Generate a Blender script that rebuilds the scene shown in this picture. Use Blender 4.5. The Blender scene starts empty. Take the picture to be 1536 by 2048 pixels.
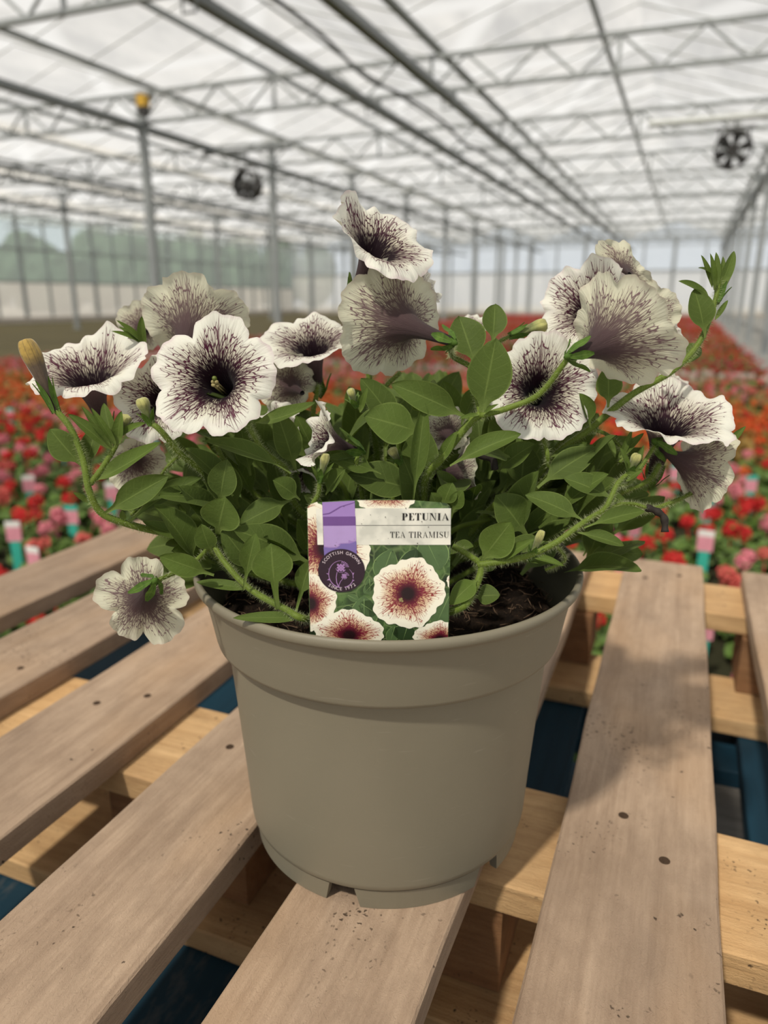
import bpy, bmesh, math, random
import numpy as np
from mathutils import Vector, Matrix, noise

PI = math.pi
rng = random.Random(7)
sc = bpy.context.scene
C = sc.collection

# ------------------------------------------------------------------ camera
FPX, CAM_H = 1450.0, 0.36
PITCH, YAW = math.atan(427 / FPX), math.radians(22)
cp, sp, cy, sy = math.cos(PITCH), math.sin(PITCH), math.cos(YAW), math.sin(YAW)
CF = Vector((-sy * cp, cy * cp, -sp))
CU = Vector((-sy * sp, cy * sp, cp))
CR = Vector((cy, sy, 0.0))
CPOS = Vector((0, 0, CAM_H))
cam = bpy.data.cameras.new('camera')
cam.sensor_width = 36
cam.sensor_fit = 'HORIZONTAL'
cam.lens = FPX / 1536 * 36
cam.clip_start, cam.clip_end = 0.01, 400
cam.dof.use_dof = True
cam.dof.focus_distance = 0.40
cam.dof.aperture_fstop = 7.5
camo = bpy.data.objects.new('camera', cam)
C.objects.link(camo)
camo.matrix_world = Matrix((( CR.x, CU.x, -CF.x, CPOS.x), (CR.y, CU.y, -CF.y, CPOS.y), (CR.z, CU.z, -CF.z, CPOS.z), (0, 0, 0, 1)))
sc.camera = camo


def P(px, py, d):
    return CPOS + d * (CF + CU * ((1024 - py) / FPX) + CR * ((px - 768) / FPX))


def pix(v):
    q = Vector(v) - CPOS
    d = q.dot(CF)
    return 768 + FPX * q.dot(CR) / d, 1024 - FPX * q.dot(CU) / d, d


# ------------------------------------------------------------------ world, sun, exposure
w = bpy.data.worlds.new('sky')
sc.world = w
w.use_nodes = True
wn = w.node_tree
bg = wn.nodes['Background']
tc = wn.nodes.new('ShaderNodeTexCoord')
sep = wn.nodes.new('ShaderNodeSeparateXYZ')
rmp = wn.nodes.new('ShaderNodeValToRGB')
wn.links.new(tc.outputs['Generated'], sep.inputs[0])
wn.links.new(sep.outputs['Z'], rmp.inputs[0])
wn.links.new(rmp.outputs[0], bg.inputs['Color'])
rmp.color_ramp.elements[0].position = 0.0
rmp.color_ramp.elements[0].color = (1.25, 1.30, 1.35, 1)
rmp.color_ramp.elements[1].position = 0.5
rmp.color_ramp.elements[1].color = (0.38, 0.40, 0.45, 1)
bg.inputs['Strength'].default_value = 1.0

sun = bpy.data.lights.new('sun', 'SUN')
sun.energy = 8.0
sun.color = (1.0, 0.93, 0.80)
sun.angle = math.radians(3.0)
suno = bpy.data.objects.new('sun', sun)
C.objects.link(suno)
_az = math.radians(37)                       # light travels to the right of the view direction
_h = Vector((-sy, cy, 0)) * math.cos(_az) + CR * math.sin(_az)
_el = math.radians(54)
sdir = _h * math.cos(_el) + Vector((0, 0, -math.sin(_el)))
suno.rotation_euler = sdir.to_track_quat('-Z', 'Y').to_euler()
suno.location = (-3, -4, 9)

sc.view_settings.view_transform = 'Standard'
sc.view_settings.look = 'None'
sc.view_settings.gamma = 1
sc.view_settings.use_curve_mapping = False
sc.view_settings.exposure = -0.50
try:
    sc.cycles.max_bounces = 8
    sc.cycles.transparent_max_bounces = 16
    sc.cycles.use_denoising = True
    sc.cycles.sample_clamp_indirect = 6
except Exception:
    pass

# ------------------------------------------------------------------ material helpers


def srgb(r, g, b):
    f = lambda c: (c / 255 / 12.92) if c / 255 <= 0.04045 else ((c / 255 + 0.055) / 1.055) ** 2.4
    return (f(r), f(g), f(b), 1)


class NB:
    """small node builder"""

    def __init__(s, name):
        s.m = bpy.data.materials.new(name)
        s.m.use_nodes = True
        s.t = s.m.node_tree
        s.t.nodes.clear()
        s.out = s.t.nodes.new('ShaderNodeOutputMaterial')

    def n(s, typ, **kw):
        nd = s.t.nodes.new(typ)
        for k, v in kw.items():
            setattr(nd, k, v)
        return nd

    def set(s, inp, v):
        if isinstance(v, bpy.types.NodeSocket):
            s.t.links.new(v, inp)
        elif v is not None:
            inp.default_value = v

    def math(s, op, a, b=None, c=None, clamp=False):
        nd = s.n('ShaderNodeMath', operation=op, use_clamp=clamp)
        for i, v in enumerate((a, b, c)):
            if v is not None:
                s.set(nd.inputs[i], v)
        return nd.outputs[0]

    def mix(s, f, a, b, blend='MIX'):
        nd = s.n('ShaderNodeMix', data_type='RGBA', blend_type=blend)
        s.set(nd.inputs[0], f)
        s.set(nd.inputs[6], a)
        s.set(nd.inputs[7], b)
        return nd.outputs[2]

    def ramp(s, f, stops, interp='LINEAR'):
        nd = s.n('ShaderNodeValToRGB')
        nd.color_ramp.interpolation = interp
        e = nd.color_ramp.elements
        while len(e) < len(stops):
            e.new(0.5)
        for i, (p, c) in enumerate(stops):
            e[i].position = p
            e[i].color = c if isinstance(c, tuple) else (c, c, c, 1)
        s.set(nd.inputs[0], f)
        return nd.outputs[0]

    def maprange(s, v, a, b, c=0.0, d=1.0, smooth=False):
        nd = s.n('ShaderNodeMapRange', interpolation_type='SMOOTHSTEP' if smooth else 'LINEAR')
        for i, q in enumerate((v, a, b, c, d)):
            s.set(nd.inputs[i], q)
        return nd.outputs[0]

    def noise(s, vec, scale, detail=3.0, rough=0.5):
        nd = s.n('ShaderNodeTexNoise')
        s.set(nd.inputs['Vector'], vec)
        nd.inputs['Scale'].default_value = scale
        nd.inputs['Detail'].default_value = detail
        nd.inputs['Roughness'].default_value = rough
        return nd.outputs[0]

    def voro(s, vec, scale, feature='F1', rand=1.0):
        nd = s.n('ShaderNodeTexVoronoi', feature=feature)
        s.set(nd.inputs['Vector'], vec)
        nd.inputs['Scale'].default_value = scale
        nd.inputs['Randomness'].default_value = rand
        return nd.outputs['Distance']

    def comb(s, x, y, z):
        nd = s.n('ShaderNodeCombineXYZ')
        for i, v in enumerate((x, y, z)):
            s.set(nd.inputs[i], v)
        return nd.outputs[0]

    def attr(s, name):
        nd = s.n('ShaderNodeAttribute')
        nd.attribute_name = name
        return nd.outputs['Vector']

    def split(s, vec):
        nd = s.n('ShaderNodeSeparateXYZ')
        s.set(nd.inputs[0], vec)
        return nd.outputs[0], nd.outputs[1], nd.outputs[2]

    def mapping(s, vec, scale=(1, 1, 1), loc=(0, 0, 0), rot=(0, 0, 0)):
        nd = s.n('ShaderNodeMapping')
        s.set(nd.inputs['Vector'], vec)
        s.set(nd.inputs['Scale'], scale)
        s.set(nd.inputs['Location'], loc)
        s.set(nd.inputs['Rotation'], rot)
        return nd.outputs[0]

    def obj(s):
        return s.n('ShaderNodeTexCoord').outputs['Object']

    def principled(s, col, rough=0.6, bump=None, bump_s=0.2, bump_d=0.002, metal=0.0, spec=0.5, sheen=0.0, coat=0.0):
        nd = s.n('ShaderNodeBsdfPrincipled')
        s.set(nd.inputs['Base Color'], col)
        s.set(nd.inputs['Roughness'], rough)
        s.set(nd.inputs['Metallic'], metal)
        nd.inputs['Specular IOR Level'].default_value = spec
        nd.inputs['Sheen Weight'].default_value = sheen
        nd.inputs['Coat Weight'].default_value = coat
        if bump is not None:
            b = s.n('ShaderNodeBump')
            b.inputs['Strength'].default_value = bump_s
            b.inputs['Distance'].default_value = bump_d
            s.set(b.inputs['Height'], bump)
            s.t.links.new(b.outputs[0], nd.inputs['Normal'])
        return nd.outputs[0]

    def mixsh(s, f, a, b):
        nd = s.n('ShaderNodeMixShader')
        s.set(nd.inputs[0], f)
        s.t.links.new(a, nd.inputs[1])
        s.t.links.new(b, nd.inputs[2])
        return nd.outputs[0]

    def transl(s, col):
        nd = s.n('ShaderNodeBsdfTranslucent')
        s.set(nd.inputs[0], col)
        return nd.outputs[0]

    def transp(s, col=(1, 1, 1, 1)):
        nd = s.n('ShaderNodeBsdfTransparent')
        s.set(nd.inputs[0], col)
        return nd.outputs[0]

    def diff(s, col):
        nd = s.n('ShaderNodeBsdfDiffuse')
        s.set(nd.inputs[0], col)
        return nd.outputs[0]

    def done(s, sh):
        s.t.links.new(sh, s.out.inputs[0])
        return s.m


def plain(name, col, rough=0.5, metal=0.0, spec=0.5, noise_scale=None, amt=0.25):
    b = NB(name)
    c = col
    if noise_scale:
        f = b.noise(b.obj(), noise_scale, 4)
        c = b.mix(f, tuple(x * (1 - amt) for x in col[:3]) + (1,), tuple(min(1, x * (1 + amt)) for x in col[:3]) + (1,))
    return b.done(b.principled(c, rough, metal=metal, spec=spec))


def wood(name, axis, dark, light, speck=0.5, stain=0.3, spec=0.25):
    b = NB(name)
    inf = b.n('ShaderNodeObjectInfo')
    o = b.obj()
    vm = b.n('ShaderNodeVectorMath', operation='ADD')
    b.set(vm.inputs[0], o)
    cr = b.comb(b.math('MULTIPLY', inf.outputs['Random'], 13.0), b.math('MULTIPLY', inf.outputs['Random'], 7.0), 0.0)
    b.set(vm.inputs[1], cr)
    v = vm.outputs[0]
    st = (90, 4, 90) if axis == 'Y' else (4, 90, 90)
    st2 = (400, 25, 400) if axis == 'Y' else (25, 400, 400)
    st3 = (14, 3, 14) if axis == 'Y' else (3, 14, 14)
    g1 = b.noise(b.mapping(v, st), 1.0, 4, 0.6)
    g2 = b.noise(b.mapping(v, st2), 1.0, 3, 0.6)
    g3 = b.noise(b.mapping(v, st3), 1.0, 4, 0.6)
    f = b.math('ADD', b.math('MULTIPLY', g1, 0.55), b.math('ADD', b.math('MULTIPLY', g2, 0.25), b.math('MULTIPLY', g3, 0.45)))
    f = b.maprange(f, 0.40, 0.85)
    c = b.mix(f, dark, light)
    # grey weather stains
    s1 = b.maprange(b.noise(b.mapping(v, (7, 5, 7)), 1.0, 4, 0.6), 0.48, 0.68, 0.0, stain)
    c = b.mix(s1, c, tuple(x * 0.55 + 0.03 for x in dark[:3]) + (1,))
    s0 = b.maprange(b.noise(b.mapping(v, (45, 22, 45) if axis == 'Y' else (22, 45, 45)), 1.0, 5, 0.7), 0.42, 0.66, 0.0, 0.38)
    c = b.mix(s0, c, tuple(x * 0.72 for x in dark[:3]) + (1,))
    # brownish patches
    s2 = b.maprange(b.noise(b.mapping(v, (9, 4, 9), (3, 1, 2)), 1.0, 3), 0.5, 0.72, 0.0, 0.35)
    c = b.mix(s2, c, (light[0] * 1.02, light[1] * 0.85, light[2] * 0.62, 1))
    # soil specks
    wob = b.n('ShaderNodeVectorMath', operation='MULTIPLY_ADD')
    nzz = b.n('ShaderNodeTexNoise')
    b.set(nzz.inputs['Vector'], v)
    nzz.inputs['Scale'].default_value = 260
    b.set(wob.inputs[0], nzz.outputs['Color'])
    wob.inputs[1].default_value = (.006, .006, .006)
    b.set(wob.inputs[2], v)
    v0, v = v, wob.outputs[0]
    d = b.voro(v, 210)
    mask = b.maprange(b.noise(v, 17, 2), 0.56, 0.68)
    d2 = b.voro(b.mapping(v, (1, 1, 1), (5, 3, 1)), 60)
    sp1 = b.math('MULTIPLY', b.maprange(d, 0.14, 0.26, 1, 0), mask)
    sp2 = b.math('MULTIPLY', b.maprange(d2, 0.06, 0.10, 1, 0), b.maprange(b.noise(v, 11, 2), 0.5, 0.55))
    c = b.mix(b.math('MULTIPLY', b.math('MAXIMUM', sp1, sp2), speck), c, (0.045, 0.028, 0.018, 1))
    fib = b.noise(b.mapping(v, (900, 120, 900) if axis == 'Y' else (120, 900, 900)), 1.0, 2)
    h = b.math('ADD', b.math('ADD', g1, b.math('MULTIPLY', g2, 0.6)), b.math('MULTIPLY', fib, 0.5))
    return b.done(b.principled(c, 0.75, bump=h, bump_s=0.8, bump_d=0.0013, spec=spec))


M = {}
M['deck'] = wood('weathered_wood', 'Y', srgb(142, 119, 99), srgb(192, 168, 145), 0.9, 0.35)
M['stringer'] = wood('yellow_pine', 'X', srgb(176, 138, 96), srgb(226, 190, 142), 0.9, 0.25)
M['block'] = wood('brown_pine', 'X', srgb(112, 78, 52), srgb(160, 120, 84), 0.5, 0.2)
M['nail'] = plain('rusty_nail', (0.06, 0.038, 0.025, 1), 0.9, 0.0, spec=0.1, noise_scale=900, amt=0.5)


def blue_wood(name, axis):
    b = NB(name)
    o = b.obj()
    st = (60, 5, 60) if axis == 'Y' else (5, 60, 60)
    g = b.noise(b.mapping(o, st), 1, 5, 0.65)
    c = b.mix(g, srgb(10, 36, 50), srgb(24, 66, 86))
    wear = b.maprange(b.noise(b.mapping(o, (14, 6, 14)), 1, 5, 0.7), 0.60, 0.72)
    c = b.mix(b.math('MULTIPLY', wear, 0.6), c, srgb(110, 106, 100))
    return b.done(b.principled(c, 0.7, bump=g, bump_s=0.4, bump_d=0.001, spec=0.3))


M['blue'] = blue_wood('blue_painted_wood', 'Y')
M['bluex'] = blue_wood('blue_painted_crosswood', 'X')
M['greywood'] = wood('bare_grey_block', 'X', srgb(110, 104, 98), srgb(160, 155, 148), 0.4, 0.2)


def pot_mat():
    b = NB('taupe_plastic')
    o = b.obj()
    f = b.noise(o, 16, 3)
    c = b.mix(f, srgb(124, 118, 101), srgb(131, 125, 108))
    sc_ = b.maprange(b.noise(b.mapping(o, (40, 40, 400)), 1, 3), 0.66, 0.75, 0, 0.15)
    c = b.mix(sc_, c, srgb(175, 170, 156))
    h = b.noise(o, 900, 2)
    return b.done(b.principled(c, 0.50, bump=h, bump_s=0.12, bump_d=0.0004, spec=0.38))


M['pot'] = pot_mat()


def soil_mat():
    b = NB('dark_peat')
    o = b.obj()
    f = b.noise(o, 220, 5, 0.7)
    c = b.ramp(f, [(0.3, (0.006, 0.004, 0.003, 1)), (0.55, (0.018, 0.011, 0.007, 1)), (0.75, (0.075, 0.045, 0.026, 1))])
    return b.done(b.principled(c, 0.95, bump=f, bump_s=1.0, bump_d=0.004, spec=0.15))


M['soil'] = soil_mat()
M['fibre'] = plain('peat_fibre', (0.10, 0.06, 0.035, 1), 0.9, noise_scale=300, amt=0.8)


def petal_mat(name, tag=False):
    b = NB(name)
    a, r, s = b.split(b.attr('pol'))
    S, K = (14.0, 3.0)
    lr = b.math('LOGARITHM', b.math('MAXIMUM', r, 0.02), 2.71828)
    v = b.comb(b.math('MULTIPLY', b.math('COSINE', a), S), b.math('MULTIPLY', b.math('SINE', a), S),
               b.math('MULTIPLY_ADD', lr, K, b.math('MULTIPLY', s, 50.0)))
    nz = b.n('ShaderNodeTexNoise')
    b.set(nz.inputs['Vector'], v)
    nz.inputs['Scale'].default_value = 0.55
    nz.inputs['Detail'].default_value = 3
    vm = b.n('ShaderNodeVectorMath', operation='MULTIPLY_ADD')
    b.set(vm.inputs[0], nz.outputs['Color'])
    vm.inputs[1].default_value = (1.1, 1.1, 0.9)
    b.set(vm.inputs[2], v)
    vv = vm.outputs[0]
    dist = b.voro(vv, 1.0, 'DISTANCE_TO_EDGE')
    vb = b.comb(b.math('MULTIPLY', b.math('COSINE', a), S * 1.9), b.math('MULTIPLY', b.math('SINE', a), S * 1.9),
                b.math('MULTIPLY_ADD', lr, K * 1.3, b.math('MULTIPLY', s, 31.0)))
    dist2 = b.voro(vb, 1.0, 'DISTANCE_TO_EDGE')
    ns = b.noise(b.comb(b.math('MULTIPLY', b.math('COSINE', a), 2.2), b.math('MULTIPLY', b.math('SINE', a), 2.2), b.math('MULTIPLY', s, 20.0)), 1.3, 2)
    c5 = b.math('COSINE', b.math('MULTIPLY', a, 5.0))
    reach = b.math('ADD', b.math('MULTIPLY_ADD', c5, 0.07, 0.66), b.math('MULTIPLY', ns, 0.42))
    q = b.math('DIVIDE', r, reach)
    th = b.ramp(q, [(0.0, 0.9), (0.27, 0.8), (0.39, 0.32), (0.55, 0.14), (0.78, 0.075), (0.94, 0.03), (1.0, 0.0)])
    vein = b.maprange(dist, b.math('MULTIPLY', th, 0.45), b.math('ADD', th, 0.002), 1.0, 0.0)
    vein = b.math('MULTIPLY', vein, b.maprange(th, 0.0, 0.03))
    th2 = b.ramp(q, [(0.0, 0.9), (0.27, 0.6), (0.42, 0.16), (0.62, 0.08), (0.85, 0.0)])
    vein2 = b.math('MULTIPLY', b.maprange(dist2, b.math('MULTIPLY', th2, 0.4), b.math('ADD', th2, 0.002), 1.0, 0.0), b.maprange(th2, 0.0, 0.03, 0, 0.8))
    vein = b.math('MAXIMUM', vein, vein2)
    # five midribs
    sd = b.math('MULTIPLY', b.math('ABSOLUTE', b.math('SINE', b.math('MULTIPLY', a, 2.5))), b.math('MULTIPLY', r, 0.4))
    wd = b.maprange(r, 0.25, 0.98, 0.036, 0.004)
    mid = b.math('MULTIPLY', b.maprange(sd, b.math('MULTIPLY', wd, 0.3), wd, 0.85, 0.0), b.maprange(r, 0.9, 1.0, 1, 0.2))
    vein = b.math('MAXIMUM', vein, mid)
    haze = b.ramp(q, [(0.0, 0.9), (0.3, 0.55), (0.55, 0.20), (1.0, 0.0)])
    pn = b.noise(b.attr('pos0'), 3.0, 3)
    if tag:
        base = b.mix(b.maprange(r, 0.3, 0.8), srgb(232, 190, 120), srgb(247, 243, 224))
        vc = b.ramp(r, [(0.15, srgb(30, 4, 14)), (0.4, srgb(122, 20, 52)), (0.8, srgb(160, 60, 50))])
        base = b.mix(b.math('MULTIPLY', haze, 0.5), base, srgb(170, 90, 60))
        col = b.mix(vein, base, vc)
        return b.done(b.principled(col, 0.45))
    base = b.mix(b.maprange(r, 0.3, 0.85), srgb(232, 225, 198), srgb(245, 245, 234))
    base = b.mix(b.maprange(pn, 0.5, 0.75, 0, 0.25), base, srgb(222, 200, 205))
    rimp = b.maprange(b.math('ADD', r, b.math('MULTIPLY', pn, 0.12)), 1.0, 1.08, 0, 0.4)
    base = b.mix(rimp, base, srgb(205, 165, 185))
    front = b.mix(b.math('MULTIPLY', haze, 0.85), base, srgb(92, 48, 62))
    vcol = b.ramp(r, [(0.12, srgb(14, 4, 12)), (0.34, srgb(32, 8, 22)), (0.55, srgb(78, 28, 52)), (0.9, srgb(128, 82, 98))])
    front = b.mix(vein, front, vcol)
    back = b.mix(0.5, base, srgb(190, 188, 148))
    back = b.mix(b.ramp(q, [(0.0, 0.9), (0.28, 0.7), (0.5, 0.28), (0.9, 0.0)]), back, srgb(112, 84, 92))
    bcol = b.ramp(r, [(0.1, srgb(58, 40, 46)), (0.45, srgb(84, 56, 66)), (0.9, srgb(128, 90, 104))])
    back = b.mix(b.math('MULTIPLY', vein, 0.88), back, bcol)
    geo = b.n('ShaderNodeNewGeometry')
    col = b.mix(geo.outputs['Backfacing'], front, back)
    p = b.principled(col, 0.62, spec=0.2, sheen=0.08, bump=b.math('SUBTRACT', b.noise(vb, 0.8, 2), b.math('MULTIPLY', vein, 0.6)), bump_s=0.5, bump_d=0.0012)
    return b.done(b.mixsh(0.32, p, b.transl(col)))


M['petal'] = petal_mat('cream_veined_petal')


def leaf_mat(name, lo, hi, rim):
    b = NB(name)
    s, v, rd = b.split(b.attr('lf'))
    av = b.math('ABSOLUTE', v)
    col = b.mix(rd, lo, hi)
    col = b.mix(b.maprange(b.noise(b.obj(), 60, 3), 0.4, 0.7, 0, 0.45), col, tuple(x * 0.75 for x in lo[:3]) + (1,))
    lat = b.math('ABSOLUTE', b.math('SINE', b.math('MULTIPLY', b.math('SUBTRACT', s, b.math('MULTIPLY', av, 0.16)), 26.0)))
    latm = b.maprange(lat, 0.0, 0.14, 0.28, 0.0)
    midm = b.maprange(av, 0.0, 0.07, 0.6, 0.0)
    edge = b.maprange(av, 0.90, 1.0, 0.0, 0.75)  # pale hairy margin, the glow of its hairs painted into the colour
    pet = b.maprange(s, 0.08, 0.32, 0.8, 0.0)
    m = b.math('MAXIMUM', b.math('MAXIMUM', latm, midm), b.math('MAXIMUM', edge, pet))
    col = b.mix(m, col, rim)
    geo = b.n('ShaderNodeNewGeometry')
    col = b.mix(b.math('MULTIPLY', geo.outputs['Backfacing'], 0.35), col, rim)
    hb = b.math('SUBTRACT', b.noise(b.obj(), 700, 2), b.math('MULTIPLY', m, 0.8))
    p = b.principled(col, 0.6, spec=0.14, sheen=0.03, bump=hb, bump_s=0.4, bump_d=0.0006)
    return b.done(b.mixsh(0.25, p, b.transl(b.mix(0.5, col, (0.13, 0.20, 0.01, 1)))))


M['leaf'] = leaf_mat('petunia_leaf', srgb(36, 56, 14), srgb(76, 102, 26), srgb(124, 142, 76))


def stem_mat():
    b = NB('green_hairy_stem')
    f = b.noise(b.obj(), 120, 3)
    c = b.mix(f, srgb(84, 106, 30), srgb(128, 148, 58))
    p = b.principled(c, 0.55, spec=0.3, sheen=0.1)
    return b.done(b.mixsh(0.2, p, b.transl(c)))


M['stem'] = stem_mat()
hb_ = NB('pale_plant_hair')
M['hair'] = hb_.done(hb_.mixsh(0.5, hb_.diff(srgb(205, 212, 170)), hb_.transl(srgb(215, 222, 180))))
M['calyx'] = leaf_mat('calyx_green', srgb(70, 100, 40), srgb(100, 132, 54), srgb(140, 160, 96))
M['anther'] = plain('pale_anther', srgb(150, 138, 92), 0.7, noise_scale=800)
M['stigma'] = plain('green_stigma', srgb(92, 104, 36), 0.5, noise_scale=800)


def bud_mat(name, c0, c1, c2):
    b = NB(name)
    a, r, s = b.split(b.attr('pol'))
    st = b.math('ABSOLUTE', b.math('SINE', b.math('MULTIPLY', a, 5.0)))
    c = b.ramp(r, [(0.0, c0), (0.62, c1), (0.82, c2)])
    c = b.mix(b.maprange(st, 0, 0.3, 0.55, 0), c, c0)
    c = b.mix(b.maprange(b.noise(b.obj(), 300, 3), 0.45, 0.7, 0, 0.4), c, (0.03, 0.02, 0.02, 1))
    return b.done(b.principled(c, 0.65, sheen=0.3, spec=0.2))


M['bud'] = bud_mat('brown_purple_bud', srgb(62, 48, 46), srgb(92, 78, 62), srgb(168, 140, 70))
M['greenbud'] = bud_mat('green_bud', srgb(96, 112, 58), srgb(128, 134, 84), srgb(178, 176, 110))
M['withered'] = plain('withered_brown', (0.02, 0.014, 0.01, 1), 0.8, noise_scale=400, amt=0.6)

# ------------------------------------------------------------------ object helpers


def org(o):
    v = Vector((0, 0, 0))
    while o is not None:
        v = v + Vector(o.location)
        o = o.parent
    return v


def mk(name, V, F, mat, parent=None, smooth=True, attrs=None, loc=None, mats=None, midx=None):
    """V in world coordinates; loc: the object's own origin (defaults to the parent's)"""
    V = np.asarray(V, dtype=np.float64).reshape(-1, 3)
    po = org(parent)
    o0 = Vector(loc) if loc is not None else po
    me = bpy.data.meshes.new(name)
    me.from_pydata((V - np.array(o0)).tolist(), [], F)
    if attrs:
        for k, arr in attrs.items():
            at = me.attributes.new(k, 'FLOAT_VECTOR', 'POINT')
            at.data.foreach_set('vector', np.asarray(arr, dtype=np.float32).ravel())
    if mats:
        for m in mats:
            me.materials.append(m)
        me.polygons.foreach_set('material_index', np.asarray(midx, dtype=np.int32))
    else:
        me.materials.append(mat)
    me.polygons.foreach_set('use_smooth', [smooth] * len(me.polygons))
    me.update()
    o = bpy.data.objects.new(name, me)
    C.objects.link(o)
    if parent is not None:
        o.parent = parent
    o.location = o0 - po
    return o


def thing(name, label, cat, loc=(0, 0, 0), group=None):
    o = bpy.data.objects.new(name, None)
    o.empty_display_size = 0.05
    C.objects.link(o)
    o.location = loc
    o['label'] = label
    o['category'] = cat
    if group:
        o['group'] = group
    return o


def tag(o, label, cat, group=None, kind=None):
    o['label'] = label
    if cat:
        o['category'] = cat
    if group:
        o['group'] = group
    if kind:
        o['kind'] = kind
    return o


class MB:
    def __init__(s):
        s.V, s.F = [], []

    def add(s, V, F):
        n = len(s.V)
        s.V += [tuple(v) for v in V]
        s.F += [tuple(i + n for i in f) for f in F]
        return s

    def box(s, x0, y0, z0, x1, y1, z1):
        V = [(x0, y0, z0), (x1, y0, z0), (x1, y1, z0), (x0, y1, z0), (x0, y0, z1), (x1, y0, z1), (x1, y1, z1), (x0, y1, z1)]
        F = [(0, 3, 2, 1), (4, 5, 6, 7), (0, 1, 5, 4), (1, 2, 6, 5), (2, 3, 7, 6), (3, 0, 4, 7)]
        return s.add(V, F)

    def tube(s, pts, radii, n=8, cap=True):
        pts = [Vector(p) for p in pts]
        if not hasattr(radii, '__len__'):
            radii = [radii] * len(pts)
        V, F = [], []
        up = Vector((0.31, 0.17, 0.93))
        for i, p in enumerate(pts):
            t = (pts[min(i + 1, len(pts) - 1)] - pts[max(i - 1, 0)])
            if t.length < 1e-9:
                t = Vector((0, 0, 1))
            t.normalize()
            a = up - t * up.dot(t)
            if a.length < 1e-3:
                a = Vector((1, 0, 0)) - t * t.x
            a.normalize()
            up = a
            b_ = t.cross(a)
            for k in range(n):
                an = 2 * PI * k / n
                V.append(p + radii[i] * (a * math.cos(an) + b_ * math.sin(an)))
        for i in range(len(pts) - 1):
            for k in range(n):
                k2 = (k + 1) % n
                F.append((i * n + k, i * n + k2, (i + 1) * n + k2, (i + 1) * n + k))
        if cap:
            F.append(tuple(range(n - 1, -1, -1)))
            F.append(tuple((len(pts) - 1) * n + k for k in range(n)))
        return s.add(V, F)

    def hairs(s, pts, radius, per_m, length, rnd):
        for i in range(len(pts) - 1):
            p, q = Vector(pts[i]), Vector(pts[i + 1])
            L = (q - p).length
            if L < 1e-6:
                continue
            t = (q - p) / L
            for _ in range(int(L * per_m + rnd.random())):
                d = Vector((rnd.gauss(0, 1), rnd.gauss(0, 1), rnd.gauss(0, 1)))
                d = d - t * d.dot(t)
                d.normalize()
                b_ = p.lerp(q, rnd.random()) + d * radius * 0.9
                tip = b_ + (d + t * rnd.uniform(-.3, .3)) * length * rnd.uniform(.5, 1.2)
                sd = t.cross(d) * 0.00007
                td = t * 0.00007
                s.add([b_ + sd, b_ - sd + td * .5, b_ - td, tip], [(0, 1, 3), (1, 2, 3), (2, 0, 3)])

    def mesh(s, name, mat, parent=None, smooth=False, loc=None, **kw):
        return mk(name, s.V, s.F, mat, parent, smooth, loc=loc, **kw)


def crom(pts, n=8):
    pts = [Vector(p) for p in pts]
    if len(pts) < 3:
        return [pts[0].lerp(pts[-1], i / n) for i in range(n + 1)]
    q = [pts[0] * 2 - pts[1]] + pts + [pts[-1] * 2 - pts[-2]]
    out = []
    for i in range(1, len(q) - 2):
        a, b_, c, d = q[i - 1], q[i], q[i + 1], q[i + 2]
        for k in range(n):
            t = k / n
            out.append(0.5 * ((2 * b_) + (c - a) * t + (2 * a - 5 * b_ + 4 * c - d) * t * t + (3 * b_ - a - 3 * c + d) * t ** 3))
    out.append(q[-2])
    return out


ORD = ['nearest', 'second nearest', 'third nearest', 'fourth nearest', 'fifth nearest', 'sixth nearest', 'seventh nearest', 'eighth nearest', 'ninth nearest', 'tenth nearest']

# ------------------------------------------------------------------ greenhouse shell
FZ = -0.576
XL, XR, YB, YF = -25.0, 11.0, 45.3, -5.0
EAVE = 3.62


def panel_mat(name, tr_col, tl_col, f, streak=0.0):
    b = NB(name)
    o = b.obj()
    c = tl_col
    if streak:
        n1 = b.noise(b.mapping(o, (0.9, 0.35, 0.9), rot=(0, 0, 0.5)), 1.0, 5, 0.65)
        n2 = b.noise(b.mapping(o, (3.2, 0.5, 3.2), rot=(0, 0, 0.9)), 1.0, 4, 0.6)
        k = b.maprange(b.math('ADD', n1, b.math('MULTIPLY', n2, 0.6)), 0.58, 1.0)
        c = b.mix(k, tuple(x * (1 - streak) for x in tl_col[:3]) + (1,), tl_col)
        # reflections off crossing film folds, painted as white streaks in the colour
        wv = b.n('ShaderNodeTexWave')
        b.set(wv.inputs['Vector'], b.mapping(o, (1, 1, 1), rot=(0, 0, 0.75)))
        wv.inputs['Scale'].default_value = 0.16
        wv.inputs['Distortion'].default_value = 2.5
        wv.inputs['Detail'].default_value = 2
        fold = b.maprange(wv.outputs['Color'], 0.93, 1.0, 0, 1)
        c = b.mix(fold, c, (1, 1, 1, 1))
        wv2 = b.n('ShaderNodeTexWave')
        b.set(wv2.inputs['Vector'], b.mapping(o, (1, 1, 1), rot=(0, 0, -0.62)))
        wv2.inputs['Scale'].default_value = 0.11
        wv2.inputs['Distortion'].default_value = 3.0
        fold2 = b.maprange(wv2.outputs['Color'], 0.94, 1.0, 0, 1)
        c = b.mix(fold2, c, (1, 1, 1, 1))
    return b.done(b.mixsh(f, b.transp(tr_col), b.mixsh(0.3, b.transl(c), b.diff(c))))


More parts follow.
